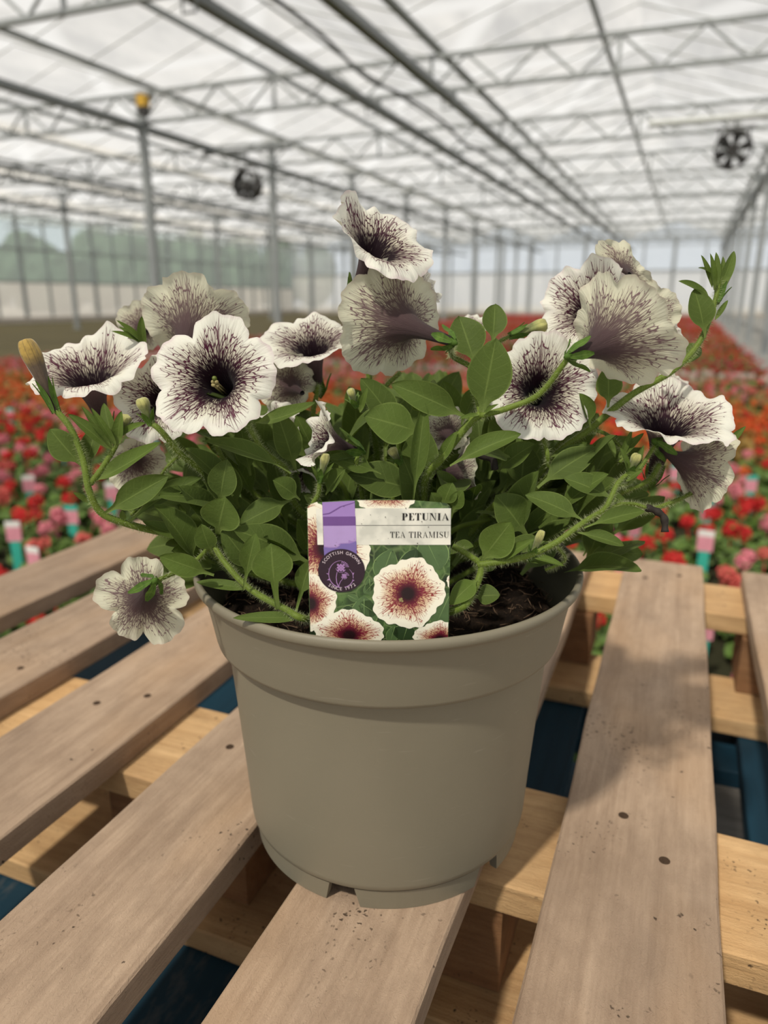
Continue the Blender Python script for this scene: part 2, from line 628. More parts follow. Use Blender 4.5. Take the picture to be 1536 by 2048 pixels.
M['roof'] = panel_mat('roof_film', (1, 1, 1, 1), (0.97, 0.95, 0.92, 1), 0.50, 0.40)
M['backpane'] = panel_mat('white_back_glazing', (0.9, 0.95, 1, 1), (0.86, 0.90, 0.94, 1), 0.55)
M['backlow'] = panel_mat('white_lower_sheet', (1, 1, 1, 1), (0.94, 0.93, 0.89, 1), 0.75)
M['leftpane'] = panel_mat('left_glazing', (0.80, 0.88, 0.88, 1), (0.66, 0.73, 0.73, 1), 0.42)
M['leftlow'] = panel_mat('left_lower_sheet', (1, 1, 1, 1), (0.84, 0.81, 0.77, 1), 0.85)
M['steel'] = plain('galvanised_steel', (0.31, 0.33, 0.335, 1), 0.5, 0.35, noise_scale=6, amt=0.12)
M['alu'] = plain('pale_aluminium', (0.62, 0.64, 0.63, 1), 0.45, 0.3, noise_scale=4, amt=0.1)
M['rail'] = plain('grey_rail_metal', (0.20, 0.215, 0.22, 1), 0.45, 0.4, noise_scale=5, amt=0.12)
M['hose'] = plain('black_hose', (0.03, 0.035, 0.035, 1), 0.5)


def concrete(name, c0, c1):
    b = NB(name)
    f = b.noise(b.obj(), 1.3, 6, 0.65)
    f2 = b.noise(b.obj(), 30, 4)
    c = b.mix(b.math('MULTIPLY_ADD', f2, 0.4, b.math('MULTIPLY', f, 0.6)), c0, c1)
    return b.done(b.principled(c, 0.85, bump=f2, bump_s=0.2, bump_d=0.004, spec=0.3))


M['floor'] = concrete('concrete_floor', srgb(112, 112, 110), srgb(158, 157, 152))
M['kerb'] = concrete('pale_kerb', srgb(170, 160, 150), srgb(205, 196, 184))
M['olive'] = concrete('olive_mat', srgb(62, 58, 36), srgb(96, 86, 52))
M['field'] = concrete('outside_bright_ground', srgb(190, 186, 176), srgb(222, 218, 208))  # outside ground made pale to brighten the lower wall sheets
M['bed'] = concrete('dark_bed_soil', srgb(34, 36, 20), srgb(58, 56, 34))
M['bedleaf'] = plain('bedding_leaf', srgb(84, 112, 44), 0.6, noise_scale=25, amt=0.4)
M['bedleaf2'] = plain('bedding_leaf_bronze', srgb(140, 112, 48), 0.6, noise_scale=25, amt=0.35)


def st(o):
    o['kind'] = 'structure'
    return o


st(MB().box(XL, YF, FZ - 0.1, XR, YB, FZ).mesh('floor', M['floor']))
st(MB().box(-90, -40, FZ - 0.35, 60, 120, FZ - 0.15).mesh('ground_outside', M['field']))
# roof: ridge and furrow, ridges along Y
rb = MB()
x = -27.5 + 4.8 * 0
xs = [-27.5 + 2.4 * i for i in range(17)]
for i in range(len(xs) - 1):
    z0, z1 = (EAVE, EAVE + .75) if i % 2 == 0 else (EAVE + .75, EAVE)
    ny = 25
    for j in range(ny):
        ya, yb = YF + (YB - YF) * j / ny, YF + (YB - YF) * (j + 1) / ny
        rb.add([(xs[i], ya, z0), (xs[i + 1], ya, z1), (xs[i + 1], yb, z1), (xs[i], yb, z0)], [(0, 1, 2, 3)])
st(rb.mesh('ceiling', M['roof']))
gb = MB()
for i in range(0, len(xs), 2):
    gb.box(xs[i] - .05, YF, EAVE - .06, xs[i] + .05, YB, EAVE - .01)
for xx in (-1.35, -6.0, -11.0, -15.5):
    gb.box(xx - .025, YF, EAVE - .12, xx + .025, YB, EAVE - .06)
st(gb.mesh('trim_1', M['steel']))
# glazing bars under the roof
gl = MB()
for i in range(len(xs) - 1):
    z0, z1 = (EAVE, EAVE + .75) if i % 2 == 0 else (EAVE + .75, EAVE)
    for j in range(50):
        y = YF + 1.0 * j + .3
        gl.tube([(xs[i], y, z0 - .02), (xs[i + 1], y, z1 - .02)], .012, 4)
st(gl.mesh('trim_2', M['alu']))
# back wall
RAILZ = 1.85
st(MB().add([(XL, YB, FZ), (XR, YB, FZ), (XR, YB, RAILZ), (XL, YB, RAILZ)], [(0, 1, 2, 3)]).mesh('wall_back', M['backlow']))
st(MB().add([(XL, YB, RAILZ), (XR, YB, RAILZ), (XR, YB, EAVE + .8), (XL, YB, EAVE + .8)], [(0, 1, 2, 3)]).mesh('window_1', M['backpane']))
fb = MB()
k = 0
xx = XL
while xx < XR:
    wd = .09 if k % 3 == 0 else .045
    fb.box(xx - wd, YB - .12, FZ, xx + wd, YB - .02, EAVE)
    xx += 1.6
    k += 1
fb.box(XL, YB - .14, RAILZ - .05, XR, YB - .02, RAILZ + .05)
fb.box(XL, YB - .16, EAVE - .16, XR, YB - .02, EAVE - .02)
st(fb.mesh('trim_3', M['steel']))
st(MB().box(XL, YB - .3, FZ, XR, YB - .02, FZ + .18).mesh('trim_4', M['kerb']))
# left wall
st(MB().add([(XL, YF, FZ), (XL, YB, FZ), (XL, YB, 1.0), (XL, YF, 1.0)], [(3, 2, 1, 0)]).mesh('wall_left', M['leftlow']))
st(MB().add([(XL, YF, 1.0), (XL, YB, 1.0), (XL, YB, EAVE), (XL, YF, EAVE)], [(3, 2, 1, 0)]).mesh('window_2', M['leftpane']))
fl = MB()
yy, k = YF, 0
while yy < YB:
    wd = .07 if k % 3 == 0 else .03
    fl.box(XL + .02, yy - wd, FZ, XL + .12, yy + wd, EAVE)
    yy += 1.33
    k += 1
for z in (1.0, 2.25, EAVE - .12):
    fl.box(XL + .02, YF, z - .04, XL + .14, YB, z + .04)
st(fl.mesh('trim_5', M['steel']))
st(MB().box(XL + .02, YF, FZ, XL + .35, YB, FZ + .2).mesh('trim_6', M['kerb']))
# right wall (mostly beyond the frame)
st(MB().add([(XR, YF, FZ), (XR, YB, FZ), (XR, YB, EAVE), (XR, YF, EAVE)], [(0, 1, 2, 3)]).mesh('wall_right', M['backlow']))
fr = MB()
yy = YF
while yy < YB:
    fr.box(XR - .12, yy - .04, FZ, XR - .02, yy + .04, EAVE)
    yy += 2.0
st(fr.mesh('trim_7', M['steel']))
# growing mat of the side bay
st(MB().box(-24.2, 1.0, FZ - .01, -9.1, 44.0, FZ + .004).mesh('floor_mat', M['olive']))

# posts
for X, row in ((-8.3, 'row left of the main aisle'), (1.3, 'row along the right edge path'), (-17.9, 'far left row')):
    k = 0
    for j in range(9):
        Y = 10.35 + 4 * j
        if pix((X, Y, 1.0))[0] < -60 or pix((X, Y, 1.0))[0] > 1590:
            continue
        t = thing('steel_post', '%s grey steel roof post in the %s' % (ORD[k], row), 'post', (X, Y, FZ), 'steel roof posts, ' + row)
        MB().box(X - .06, Y - .05, FZ, X + .06, Y + .05, 3.36).mesh('shaft', M['steel'], t)
        MB().box(X - .14, Y - .08, FZ, X + .14, Y + .08, FZ + .02).mesh('base_plate', M['steel'], t)
        MB().box(X - .22, Y - .07, 3.32, X + .22, Y + .07, 3.44).mesh('head_bracket', M['steel'], t)
        MB().box(X - .1, Y - .07, 2.99, X + .1, Y + .07, 3.05).mesh('lower_bracket', M['steel'], t)
        k += 1
# trusses
bays = ((-27.5, 'far left bay'), (-17.9, 'bay left of the post row'), (-8.3, 'main middle bay'), (1.3, 'right bay'))
for x0, bn in bays:
    x1 = x0 + 9.6
    k = 0
    for j in range(-1, 9):
        Y = 10.35 + 4 * j
        s0, s1 = pix((max(x0, XL), Y, 3.2)), pix((min(x1, XR), Y, 3.2))
        if s1[0] < -20 or s0[0] > 1560 or min(s0[1], s1[1]) < -100 and max(s0[1], s1[1]) < -20:
            continue
        xa, xb = max(x0, XL + .15), min(x1, XR - .15)
        t = thing('roof_truss', '%s lattice roof truss crossing the %s' % (ORD[k], bn), 'truss', ((xa + xb) / 2, Y, 3.0), 'lattice roof trusses, ' + bn)
        MB().box(xa, Y - .03, 3.40, xb, Y + .03, 3.45).mesh('top_chord', M['steel'], t)
        MB().box(xa, Y - .03, 2.99, xb, Y + .03, 3.04).mesh('bottom_chord', M['steel'], t)
        wb = MB()
        n = 10
        for i in range(n):
            a, m_, b_ = x0 + 9.6 * i / n, x0 + 9.6 * (i + .5) / n, x0 + 9.6 * (i + 1) / n
            if a < xa - .01 or b_ > xb + .01:
                continue
            wb.tube([(a, Y, 3.02), (m_, Y, 3.42)], .019, 6)
            wb.tube([(m_, Y, 3.42), (b_, Y, 3.02)], .019, 6)
        wb.mesh('web', M['steel'], t)
        for q in (2.4, 4.8, 7.2):
            if xa < x0 + q < xb:
                MB().box(x0 + q - .02, Y - .02, 3.03, x0 + q + .02, Y + .02, 3.41).mesh('upright', M['steel'], t)
        k += 1
# long beams under the post heads and paired rails
for X, lb in ((-8.3, 'grey gutter beam running over the posts left of the main aisle'), (-17.9, 'grey gutter beam running over the far left row of posts'), (1.3, 'grey gutter beam running over the right row of posts')):
    tag(MB().box(X - .07, -4.5, 2.90, X + .07, YB - .2, 2.99).mesh('gutter_beam', M['rail'], loc=(X, 20, 2.95)), lb, 'beam', 'gutter beams along the post rows')
for X, lb in ((-4.25, 'left rail of the thick pair hanging along the main bay roof'), (-3.17, 'right rail of the thick pair hanging along the main bay roof'),
              (-13.85, 'left rail of the pair hanging along the bay left of the posts'), (-12.8, 'right rail of the pair hanging along the bay left of the posts')):
    t = thing('hanging_rail', lb, 'rail', (X, 20, 2.86), 'long rails hung under the roof')
    MB().box(X - .055, -4.5, 2.82, X + .055, YB - .3, 2.90).mesh('track', M['rail'], t)
    for j in range(-1, 9):
        Y = 10.35 + 4 * j
        MB().box(X - .02, Y - .02, 2.88, X + .02, Y + .02, 3.0).mesh('hanger', M['rail'], t)
        MB().tube([(X - .07, Y - .3, 2.85), (X - .07, Y - .3, 2.72), (X + .07, Y - .3, 2.72), (X + .07, Y - .3, 2.85)], .012, 6).mesh('stirrup', M['rail'], t)
pts = []
for i in range(60):
    Y = 2.0 + i * .6
    pts.append((-3.75 + .10 * math.sin(i * .9), Y, 2.95 - .10 * abs(math.sin(i * .47))))
tag(MB().tube(crom(pts, 4), .022, 8).mesh('black_hose', M['hose'], smooth=True, loc=(-3.75, 12, 2.9)), 'black hose sagging in loops between the two roof rails', 'hose')
tag(MB().tube([(-3.95, 2.0, 3.0), (-3.95, 44.0, 3.0)], .012, 6).mesh('thin_pipe', M['steel'], loc=(-3.95, 20, 3)), 'thin straight grey pipe running between the two roof rails', 'pipe')

# fans
M['fan'] = plain('dark_fan_plastic', (0.035, 0.032, 0.03, 1), 0.5, noise_scale=10, amt=0.3)
M['fancage'] = plain('fan_wire_guard', (0.10, 0.10, 0.10, 1), 0.4, 0.4)


def fan(cx, cyy, cz, R, lb, ztop):
    t = thing('circulation_fan', lb, 'fan', (cx, cyy, cz), 'round circulation fans under the roof')
    V, F, n = [], [], 36
    for i in range(n):
        a = 2 * PI * i / n
        for r, dy in ((R, -.12), (R * 1.06, -.13), (R, .12), (R * .97, .12), (R * .97, -.12)):
            V.append((cx + r * math.cos(a), cyy + dy, cz + r * math.sin(a)))
    for i in range(n):
        i2 = (i + 1) % n
        for k in range(5):
            k2 = (k + 1) % 5
            F.append((i * 5 + k, i2 * 5 + k, i2 * 5 + k2, i * 5 + k2))
    mk('housing', V, F, M['fan'], t)
    MB().tube([(cx, cyy - .08, cz), (cx, cyy + .10, cz)], R * .32, 18).mesh('hub', M['fan'], t)
    for q in range(6):
        a = 2 * PI * q / 6 + .3
        V, F = [], []
        for i in range(6):
            r = R * (.2 + .74 * i / 5)
            for j in range(5):
                da = (-.33 + .66 * j / 4) * (1.15 - .2 * i / 5)
                V.append((cx + r * math.cos(a + da), cyy + .035 * (j - 2) / 2, cz + r * math.sin(a + da)))
        for i in range(5):
            for j in range(4):
                F.append((i * 5 + j, i * 5 + j + 1, i * 5 + j + 6, i * 5 + j + 5))
        mk('blade', V, F, M['fan'], t)
    g = MB()
    for rr in (.35, .55, .75, .95):
        g.tube([(cx + R * rr * math.cos(2 * PI * i / 24), cyy - .13, cz + R * rr * math.sin(2 * PI * i / 24)) for i in range(25)], .004, 5)
    for i in range(12):
        a = 2 * PI * i / 12
        g.tube([(cx + R * .2 * math.cos(a), cyy - .13, cz + R * .2 * math.sin(a)), (cx + R * math.cos(a), cyy - .13, cz + R * math.sin(a))], .004, 5)
    g.mesh('guard', M['fancage'], t)
    h = MB()
    for s in (-1, 1):
        h.tube([(cx + s * R * .8, cyy, cz + R * .55), (cx + s * R * .8, cyy, cz + R * 1.25)], .015, 6)
    h.tube([(cx - R * 1.1, cyy, cz + R * 1.25), (cx + R * 1.1, cyy, cz + R * 1.25)], .018, 6)
    h.tube([(cx, cyy, cz + R * 1.25), (cx, cyy, ztop)], .015, 6)
    h.mesh('hanging_bracket', M['fancage'], t)


fan(-7.5, 12.1, 2.29, .235, 'dark round circulation fan hanging beside the second left post', 2.817)
fan(.34, 12.1, 2.33, .235, 'dark round circulation fan hanging at the upper right near the right posts', 2.697)
# yellow control box on the first post
M['yellow'] = plain('yellow_plastic', (0.62, 0.36, 0.03, 1), 0.5)
t = thing('control_box', 'small yellow control box fixed to the head of the nearest left post', 'box', (-8.13, 10.25, 3.26))
MB().box(-8.21, 10.14, 3.20, -8.06, 10.275, 3.36).mesh('housing', M['yellow'], t)
MB().box(-8.20, 10.15, 3.08, -8.07, 10.27, 3.20).mesh('motor', M['fan'], t)
MB().tube([(-8.13, 10.20, 3.08), (-8.13, 10.20, 2.99)], .02, 8).mesh('shaft', M['steel'], t)
MB().tube([(-1.0 + .2, 12.1, 2.75), (3.0, 12.1, 2.75)], .05, 10).mesh('cross_tube', M['alu'], loc=(1, 12.1, 2.75))
tag(bpy.data.objects['cross_tube'], 'pale metal cross tube just above the right hand fan', 'tube')
tag(MB().tube([(-8.4, 12.1, 2.86), (-6.6, 12.1, 2.86)], .04, 10).mesh('cross_tube', M['rail'], loc=(-7.5, 12.1, 2.86)), 'dark grey cross tube just above the left hand fan', 'tube')

# outside trees beyond the left wall
M['tree'] = concrete('outside_tree_green', srgb(60, 80, 62), srgb(92, 110, 88))
for i in range(22):
    Y = 2 + i * 3.9
    H = (1.6, 1.6, 1.7, 1.7, 1.6, 1.8, 1.7, 1.8, 2.0, 1.9, 3.8, 5.4, 6.0, 6.2, 6.0, 6.4, 6.2, 6.6, 6.4, 6.2, 6.4, 6.2)[i]
    bm = bmesh.new()
    bmesh.ops.create_icosphere(bm, subdivisions=3, radius=1)
    for v in bm.verts:
        n_ = noise.noise(v.co * 2.2 + Vector((i * 3.1, 0, 0))) * .35 + noise.noise(v.co * 6 + Vector((i, 5, 0))) * .15
        v.co *= 1 + n_
        v.co = Vector((v.co.x * 2.2, v.co.y * 2.3, v.co.z * H * .55))
    me = bpy.data.meshes.new('tree_crown')
    bm.to_mesh(me)
    bm.free()
    me.materials.append(M['tree'])
    r = thing('outside_tree', 'dark green tree standing outside the left glass wall', 'tree', (-41 - (i % 2) * 7, Y, FZ - .15), 'trees outside the left wall')
    o = bpy.data.objects.new('crown', me)
    C.objects.link(o)
    o.parent = r
    o.location = (0, 0, H * .5 + .3)
    rx, ry, rz = r.location
    MB().tube([(rx, ry, rz), (rx, ry, rz + H * .5)], .25, 8).mesh('trunk', M['block'], r)

# ------------------------------------------------------------------ pallets


def board(name, x0, y0, z0, x1, y1, z1, mat, parent, axis, seed, amp=.0011, nseg=26):
    """plank with bevelled, slightly ragged edges"""
    r = random.Random(seed)
    bev = .0014
    prof = [(x0 + bev, z0), (x1 - bev, z0), (x1, z0 + bev), (x1, z1 - bev), (x1 - bev, z1), (x0 + bev, z1), (x0, z1 - bev), (x0, z0 + bev)] if axis == 'Y' else \
           [(y0 + bev, z0), (y1 - bev, z0), (y1, z0 + bev), (y1, z1 - bev), (y1 - bev, z1), (y0 + bev, z1), (y0, z1 - bev), (y0, z0 + bev)]
    V, F = [], []
    a, b_ = (y0, y1) if axis == 'Y' else (x0, x1)
    c0 = ((x0 + x1) / 2 if axis == 'Y' else (y0 + y1) / 2)
    for i in range(nseg + 1):
        q = a + (b_ - a) * i / nseg
        eL = amp * noise.noise(Vector((q * 9, seed * 1.7, 0))) * 1.6
        eR = amp * noise.noise(Vector((q * 9, seed * 1.7, 8))) * 1.6
        for (h, z) in prof:
            hh = h + (eL if h < c0 else eR) + r.uniform(-1, 1) * amp * .12
            zz = z + r.uniform(-1, 1) * amp * .10
            V.append((hh, q, zz) if axis == 'Y' else (q, hh, zz))
    for i in range(nseg):
        for k_ in range(8):
            k2 = (k_ + 1) % 8
            f = (i * 8 + k_, i * 8 + k2, (i + 1) * 8 + k2, (i + 1) * 8 + k_)
            F.append(f if axis == 'X' else f[::-1])
    e0, e1 = tuple(range(8)), tuple(nseg * 8 + k_ for k_ in range(8))
    F.append(e0[::-1] if axis == 'X' else e0)
    F.append(e1 if axis == 'X' else e1[::-1])
    cxyz = ((x0 + x1) / 2, (y0 + y1) / 2, (z0 + z1) / 2)
    o = mk(name, V, F, mat, parent, False, loc=cxyz)
    return o


def nail(parent, x, y, z, r=.0030):
    V, F, n = [], [], 14
    for rr, dz in ((r * 1.25, -.0002), (r, .0005), (r * .85, .0004)):
        for i in range(n):
            a = 2 * PI * i / n
            V.append((x + rr * math.cos(a), y + rr * math.sin(a), z + dz))
    V.append((x, y, z + .0003))
    for k_ in range(2):
        for i in range(n):
            i2 = (i + 1) % n
            F.append((k_ * n + i, k_ * n + i2, (k_ + 1) * n + i2, (k_ + 1) * n + i))
    for i in range(n):
        F.append((2 * n + i, 2 * n + (i + 1) % n, 3 * n))
    mk('nail_head', V, F, M['nail'], parent, True, loc=(x, y, z))


pal = thing('wooden_pallet', 'top pallet of bare pale wood carrying the potted petunia', 'pallet', (-.31, .46, -.144))
decks = [(-.045, .057, -.13, 1.05), (-.195, -.092, -.13, 1.048), (-.347, -.246, -.13, 1.052), (-.508, -.404, -.13, 1.046), (-.666, -.560, -.13, 1.05), (-.826, -.715, -.13, 1.047), (.107, .209, -.13, 1.05)]
for i, (a, b_, c, d) in enumerate(decks):
    o = board('deck_board', a, c, -.022, b_, d, 0, M['deck'], pal, 'Y', i + 1)
    if i == 0:
        for (px, py) in ((1247, 1631), (1329, 1721)):
            q = P(px, py, 1) - CPOS
            q = CPOS + q * (-CAM_H / q.z)
            nail(o, q.x, q.y, 0, .0032)
    elif i == 3:
        nail(o, -.47, .452, 0)
        nail(o, -.435, .48, 0)
    else:
        nail(o, a + .03, .44, 0)
        nail(o, b_ - .03, .475, 0)
    nail(o, a + .03, .975, 0)
    nail(o, b_ - .03, 1.0, 0)
for i, (y0, y1) in enumerate(((.402, .512), (.942, 1.046), (-.128, -.02))):
    board('stringer_board', -.828, y0, -.047, .212, y1, -.0222, M['stringer'], pal, 'X', 20 + i, nseg=40)
for i, (x0, x1) in enumerate(((-.215, -.075), (-.826, -.68), (.107, .21))):
    for j, y0 in enumerate((.405, .93, -.125)):
        board('spacer_block', x0, y0, -.1218, x1, y0 + (.09 if j < 2 else .1), -.0472, M['block'], pal, 'X', 30 + i * 3 + j, nseg=8)
board('spacer_block', -.42, .405, -.1218, -.285, .495, -.0472, M['block'], pal, 'X', 44, nseg=8)
for i, (y0, y1) in enumerate(((.37, .485), (.86, .97), (-.128, -.02))):
    board('base_board', -.828, y0, -.1438, .212, y1, -.122, M['stringer'], pal, 'X', 50 + i, nseg=40)


def blue_pallet(z, lb):
    """z: the top of its deck"""
    t = thing('blue_pallet', lb, 'pallet', (-.29, .42, z - .144), 'blue pallets under the top pallet')
    for i, x0 in enumerate((.11, -.17, -.37, -.575, -.78)):
        board('deck_board', x0, -.08, z - .022, x0 + .1, .92, z - .0003, M['blue'], t, 'Y', 70 + i)
    for i, y0 in enumerate((.37, .82, -.08)):
        board('stringer_board', -.79, y0, z - .044, .215, y0 + .1, z - .0222, M['bluex'], t, 'X', 80 + i)
    for i, x0 in enumerate((-.36, .05, -.78)):
        for j, y0 in enumerate((.37, .82, -.08)):
            board('spacer_block', x0, y0, z - .122, x0 + .1, y0 + .1, z - .0442, M['greywood'], t, 'X', 90 + i * 3 + j, nseg=8)
    for i, y0 in enumerate((.37, .82, -.08)):
        board('base_board', -.79, y0, z - .1438, .215, y0 + .1, z - .1222, M['bluex'], t, 'X', 100 + i)
    return t


bp = blue_pallet(-.144, 'upper blue painted pallet right under the bare wood pallet')
for k, lb in ((1, 'middle blue painted pallet of the stack, below the upper blue one'), (2, 'lowest blue painted pallet of the stack, standing on the floor')):
    r = bp.copy()
    C.objects.link(r)
    r['label'] = lb
    r.location = Vector(bp.location) + Vector((.012 * k, -.004 * k, -.144 * k))
    for ch in list(bp.children):
        c = ch.copy()
        C.objects.link(c)
        c.parent = r

# ------------------------------------------------------------------ flower pot
PX, PY = -.1670, .4205


def lathe(profile, n=96, cx=PX, cy_=PY, a0=0, a1=2 * PI):
    V, F = [], []
    full = abs(a1 - a0 - 2 * PI) < 1e-6
    m = n if full else n + 1
    for i in range(m):
        a = a0 + (a1 - a0) * i / n
        for r, z in profile:
            V.append((cx + r * math.cos(a), cy_ + r * math.sin(a), z))
    k = len(profile)
    for i in range(n):
        i2 = (i + 1) % m
        for j in range(k - 1):
            F.append((i * k + j, i2 * k + j, i2 * k + j + 1, i * k + j + 1))
    return V, F


pot = thing('flower_pot', 'large matt taupe plastic flower pot standing on the pallet boards', 'pot', (PX, PY, 0))
body = [(.010, .0145), (.090, .0145), (.0952, .0148), (.0972, .0170), (.0977, .0205), (.0995, .050), (.1035, .105), (.1068, .146), (.1074, .152), (.1040, .152), (.1005, .105), (.096, .05), (.093, .019), (.010, .019)]
V, F = lathe(body, 128)
mk('pot_body', V, F, M['pot'], pot)
collar = [(.1045, .1515), (.1080, .1512), (.1118, .1506), (.1134, .1512), (.1140, .1535), (.1168, .170), (.1200, .186), (.1212, .1892), (.1240, .1898), (.1252, .1912), (.1254, .1938), (.1246, .1958), (.1232, .1962), (.1218, .1955), (.1206, .1925),
          (.1170, .1795), (.1110, .156), (.1045, .1515)]
V, F = lathe(collar, 128)
mk('collar', V, F, M['pot'], pot)
foot = MB()
nf = 6
for k in range(nf):
    # an open slot sits between two feet, as seen at the front
    base = math.atan2(-PY, -PX) - .30
    a0 = base + 2 * PI * k / nf + .085
    a1 = base + 2 * PI * (k + 1) / nf - .085
    n = 16
    for i in range(n):
        b0, b1 = a0 + (a1 - a0) * i / n, a0 + (a1 - a0) * (i + 1) / n
        s0 = .035 if i == 0 else 0
        s1 = -.035 if i == n - 1 else 0
        ring = []
        for (bb, ss) in ((b0, s0), (b1, s1)):
            for r, z, q in ((.0955, .0148, 0), (.0940, .0002, 1), (.0890, .0002, 1), (.0885, .0148, 0)):
                an = bb + ss * q * 1.0
                ring.append((PX + r * math.cos(an), PY + r * math.sin(an), z))
        F = [(0, 4, 5, 1), (1, 5, 6, 2), (2, 6, 7, 3), (3, 7, 4, 0)]
        if i == 0:
            F.append((0, 1, 2, 3))
        if i == n - 1:
            F.append((7, 6, 5, 4))
        foot.add(ring, [f[::-1] for f in F])
foot.mesh('foot_ring', M['pot'], pot)

# soil
V, F = [], []
nr, na = 40, 120
for j in range(nr + 1):
    r = .1125 * j / nr
    for i in range(na):
        a = 2 * PI * i / na
        xx, yy = PX + r * math.cos(a), PY + r * math.sin(a)
        z = .172 + .010 * noise.noise(Vector((xx * 18, yy * 18, 1))) + .005 * noise.noise(Vector((xx * 70, yy * 70, 4))) + .0028 * noise.noise(Vector((xx * 240, yy * 240, 7))) - .012 * max(0, (r - .10) / .0125) ** 2
        V.append((xx, yy, z))
for j in range(nr):
    for i in range(na):
        i2 = (i + 1) % na
        F.append((j * na + i, (j + 1) * na + i, (j + 1) * na + i2, j * na + i2))
soil = mk('potting_soil', V, F, M['soil'], None, True, loc=(PX, PY, .17))
tag(soil, 'dark brown fibrous potting soil filling the taupe pot', 'soil', kind='stuff')
fb = MB()
r_ = random.Random(3)
for i in range(900):
    a, r = r_.uniform(0, 2 * PI), .108 * math.sqrt(r_.random())
    c = Vector((PX + r * math.cos(a), PY + r * math.sin(a), .0))
    c.z = .174 + .010 * noise.noise(Vector((c.x * 18, c.y * 18, 1))) + .005 * noise.noise(Vector((c.x * 70, c.y * 70, 4)))
    d = Vector((r_.gauss(0, 1), r_.gauss(0, 1), r_.gauss(0, .35))).normalized()
    L = r_.uniform(.002, .013)
    e = Vector((r_.gauss(0, 1), r_.gauss(0, 1), r_.gauss(0, 1))) * L * .12
    if Vector((c.x + d.x * L - PX, c.y + d.y * L - PY)).length > .112 or Vector((c.x - d.x * L - PX, c.y - d.y * L - PY)).length > .112:
        continue
    fb.tube([c - d * L * .5, c + e, c + d * L * .5], r_.uniform(.00018, .0004), 4)
o = fb.mesh('peat_fibres', M['fibre'], soil)
o['kind'] = 'stuff'

#PLANT
# ------------------------------------------------------------------ petunia plant
plant = thing('petunia_plant', 'cream petunia with dark purple veined throats growing in the taupe pot', 'plant', (PX, PY, .172))


def cvec(n):
    return (CR * n[0] + CU * n[1] - CF * n[2]).normalized()


FLAT = [(.075, -1.20), (.095, -1.0), (.125, -.75), (.165, -.50), (.215, -.32), (.28, -.19), (.38, -.10), (.50, -.05), (.64, -.015), (.78, .0), (.90, -.005), (1.0, -.03)]
FUN = [(.075, -1.50), (.095, -1.30), (.125, -1.08), (.175, -.88), (.245, -.70), (.33, -.54), (.44, -.39), (.56, -.26), (.69, -.14), (.82, -.05), (.92, -.01), (1.0, 0.0)]


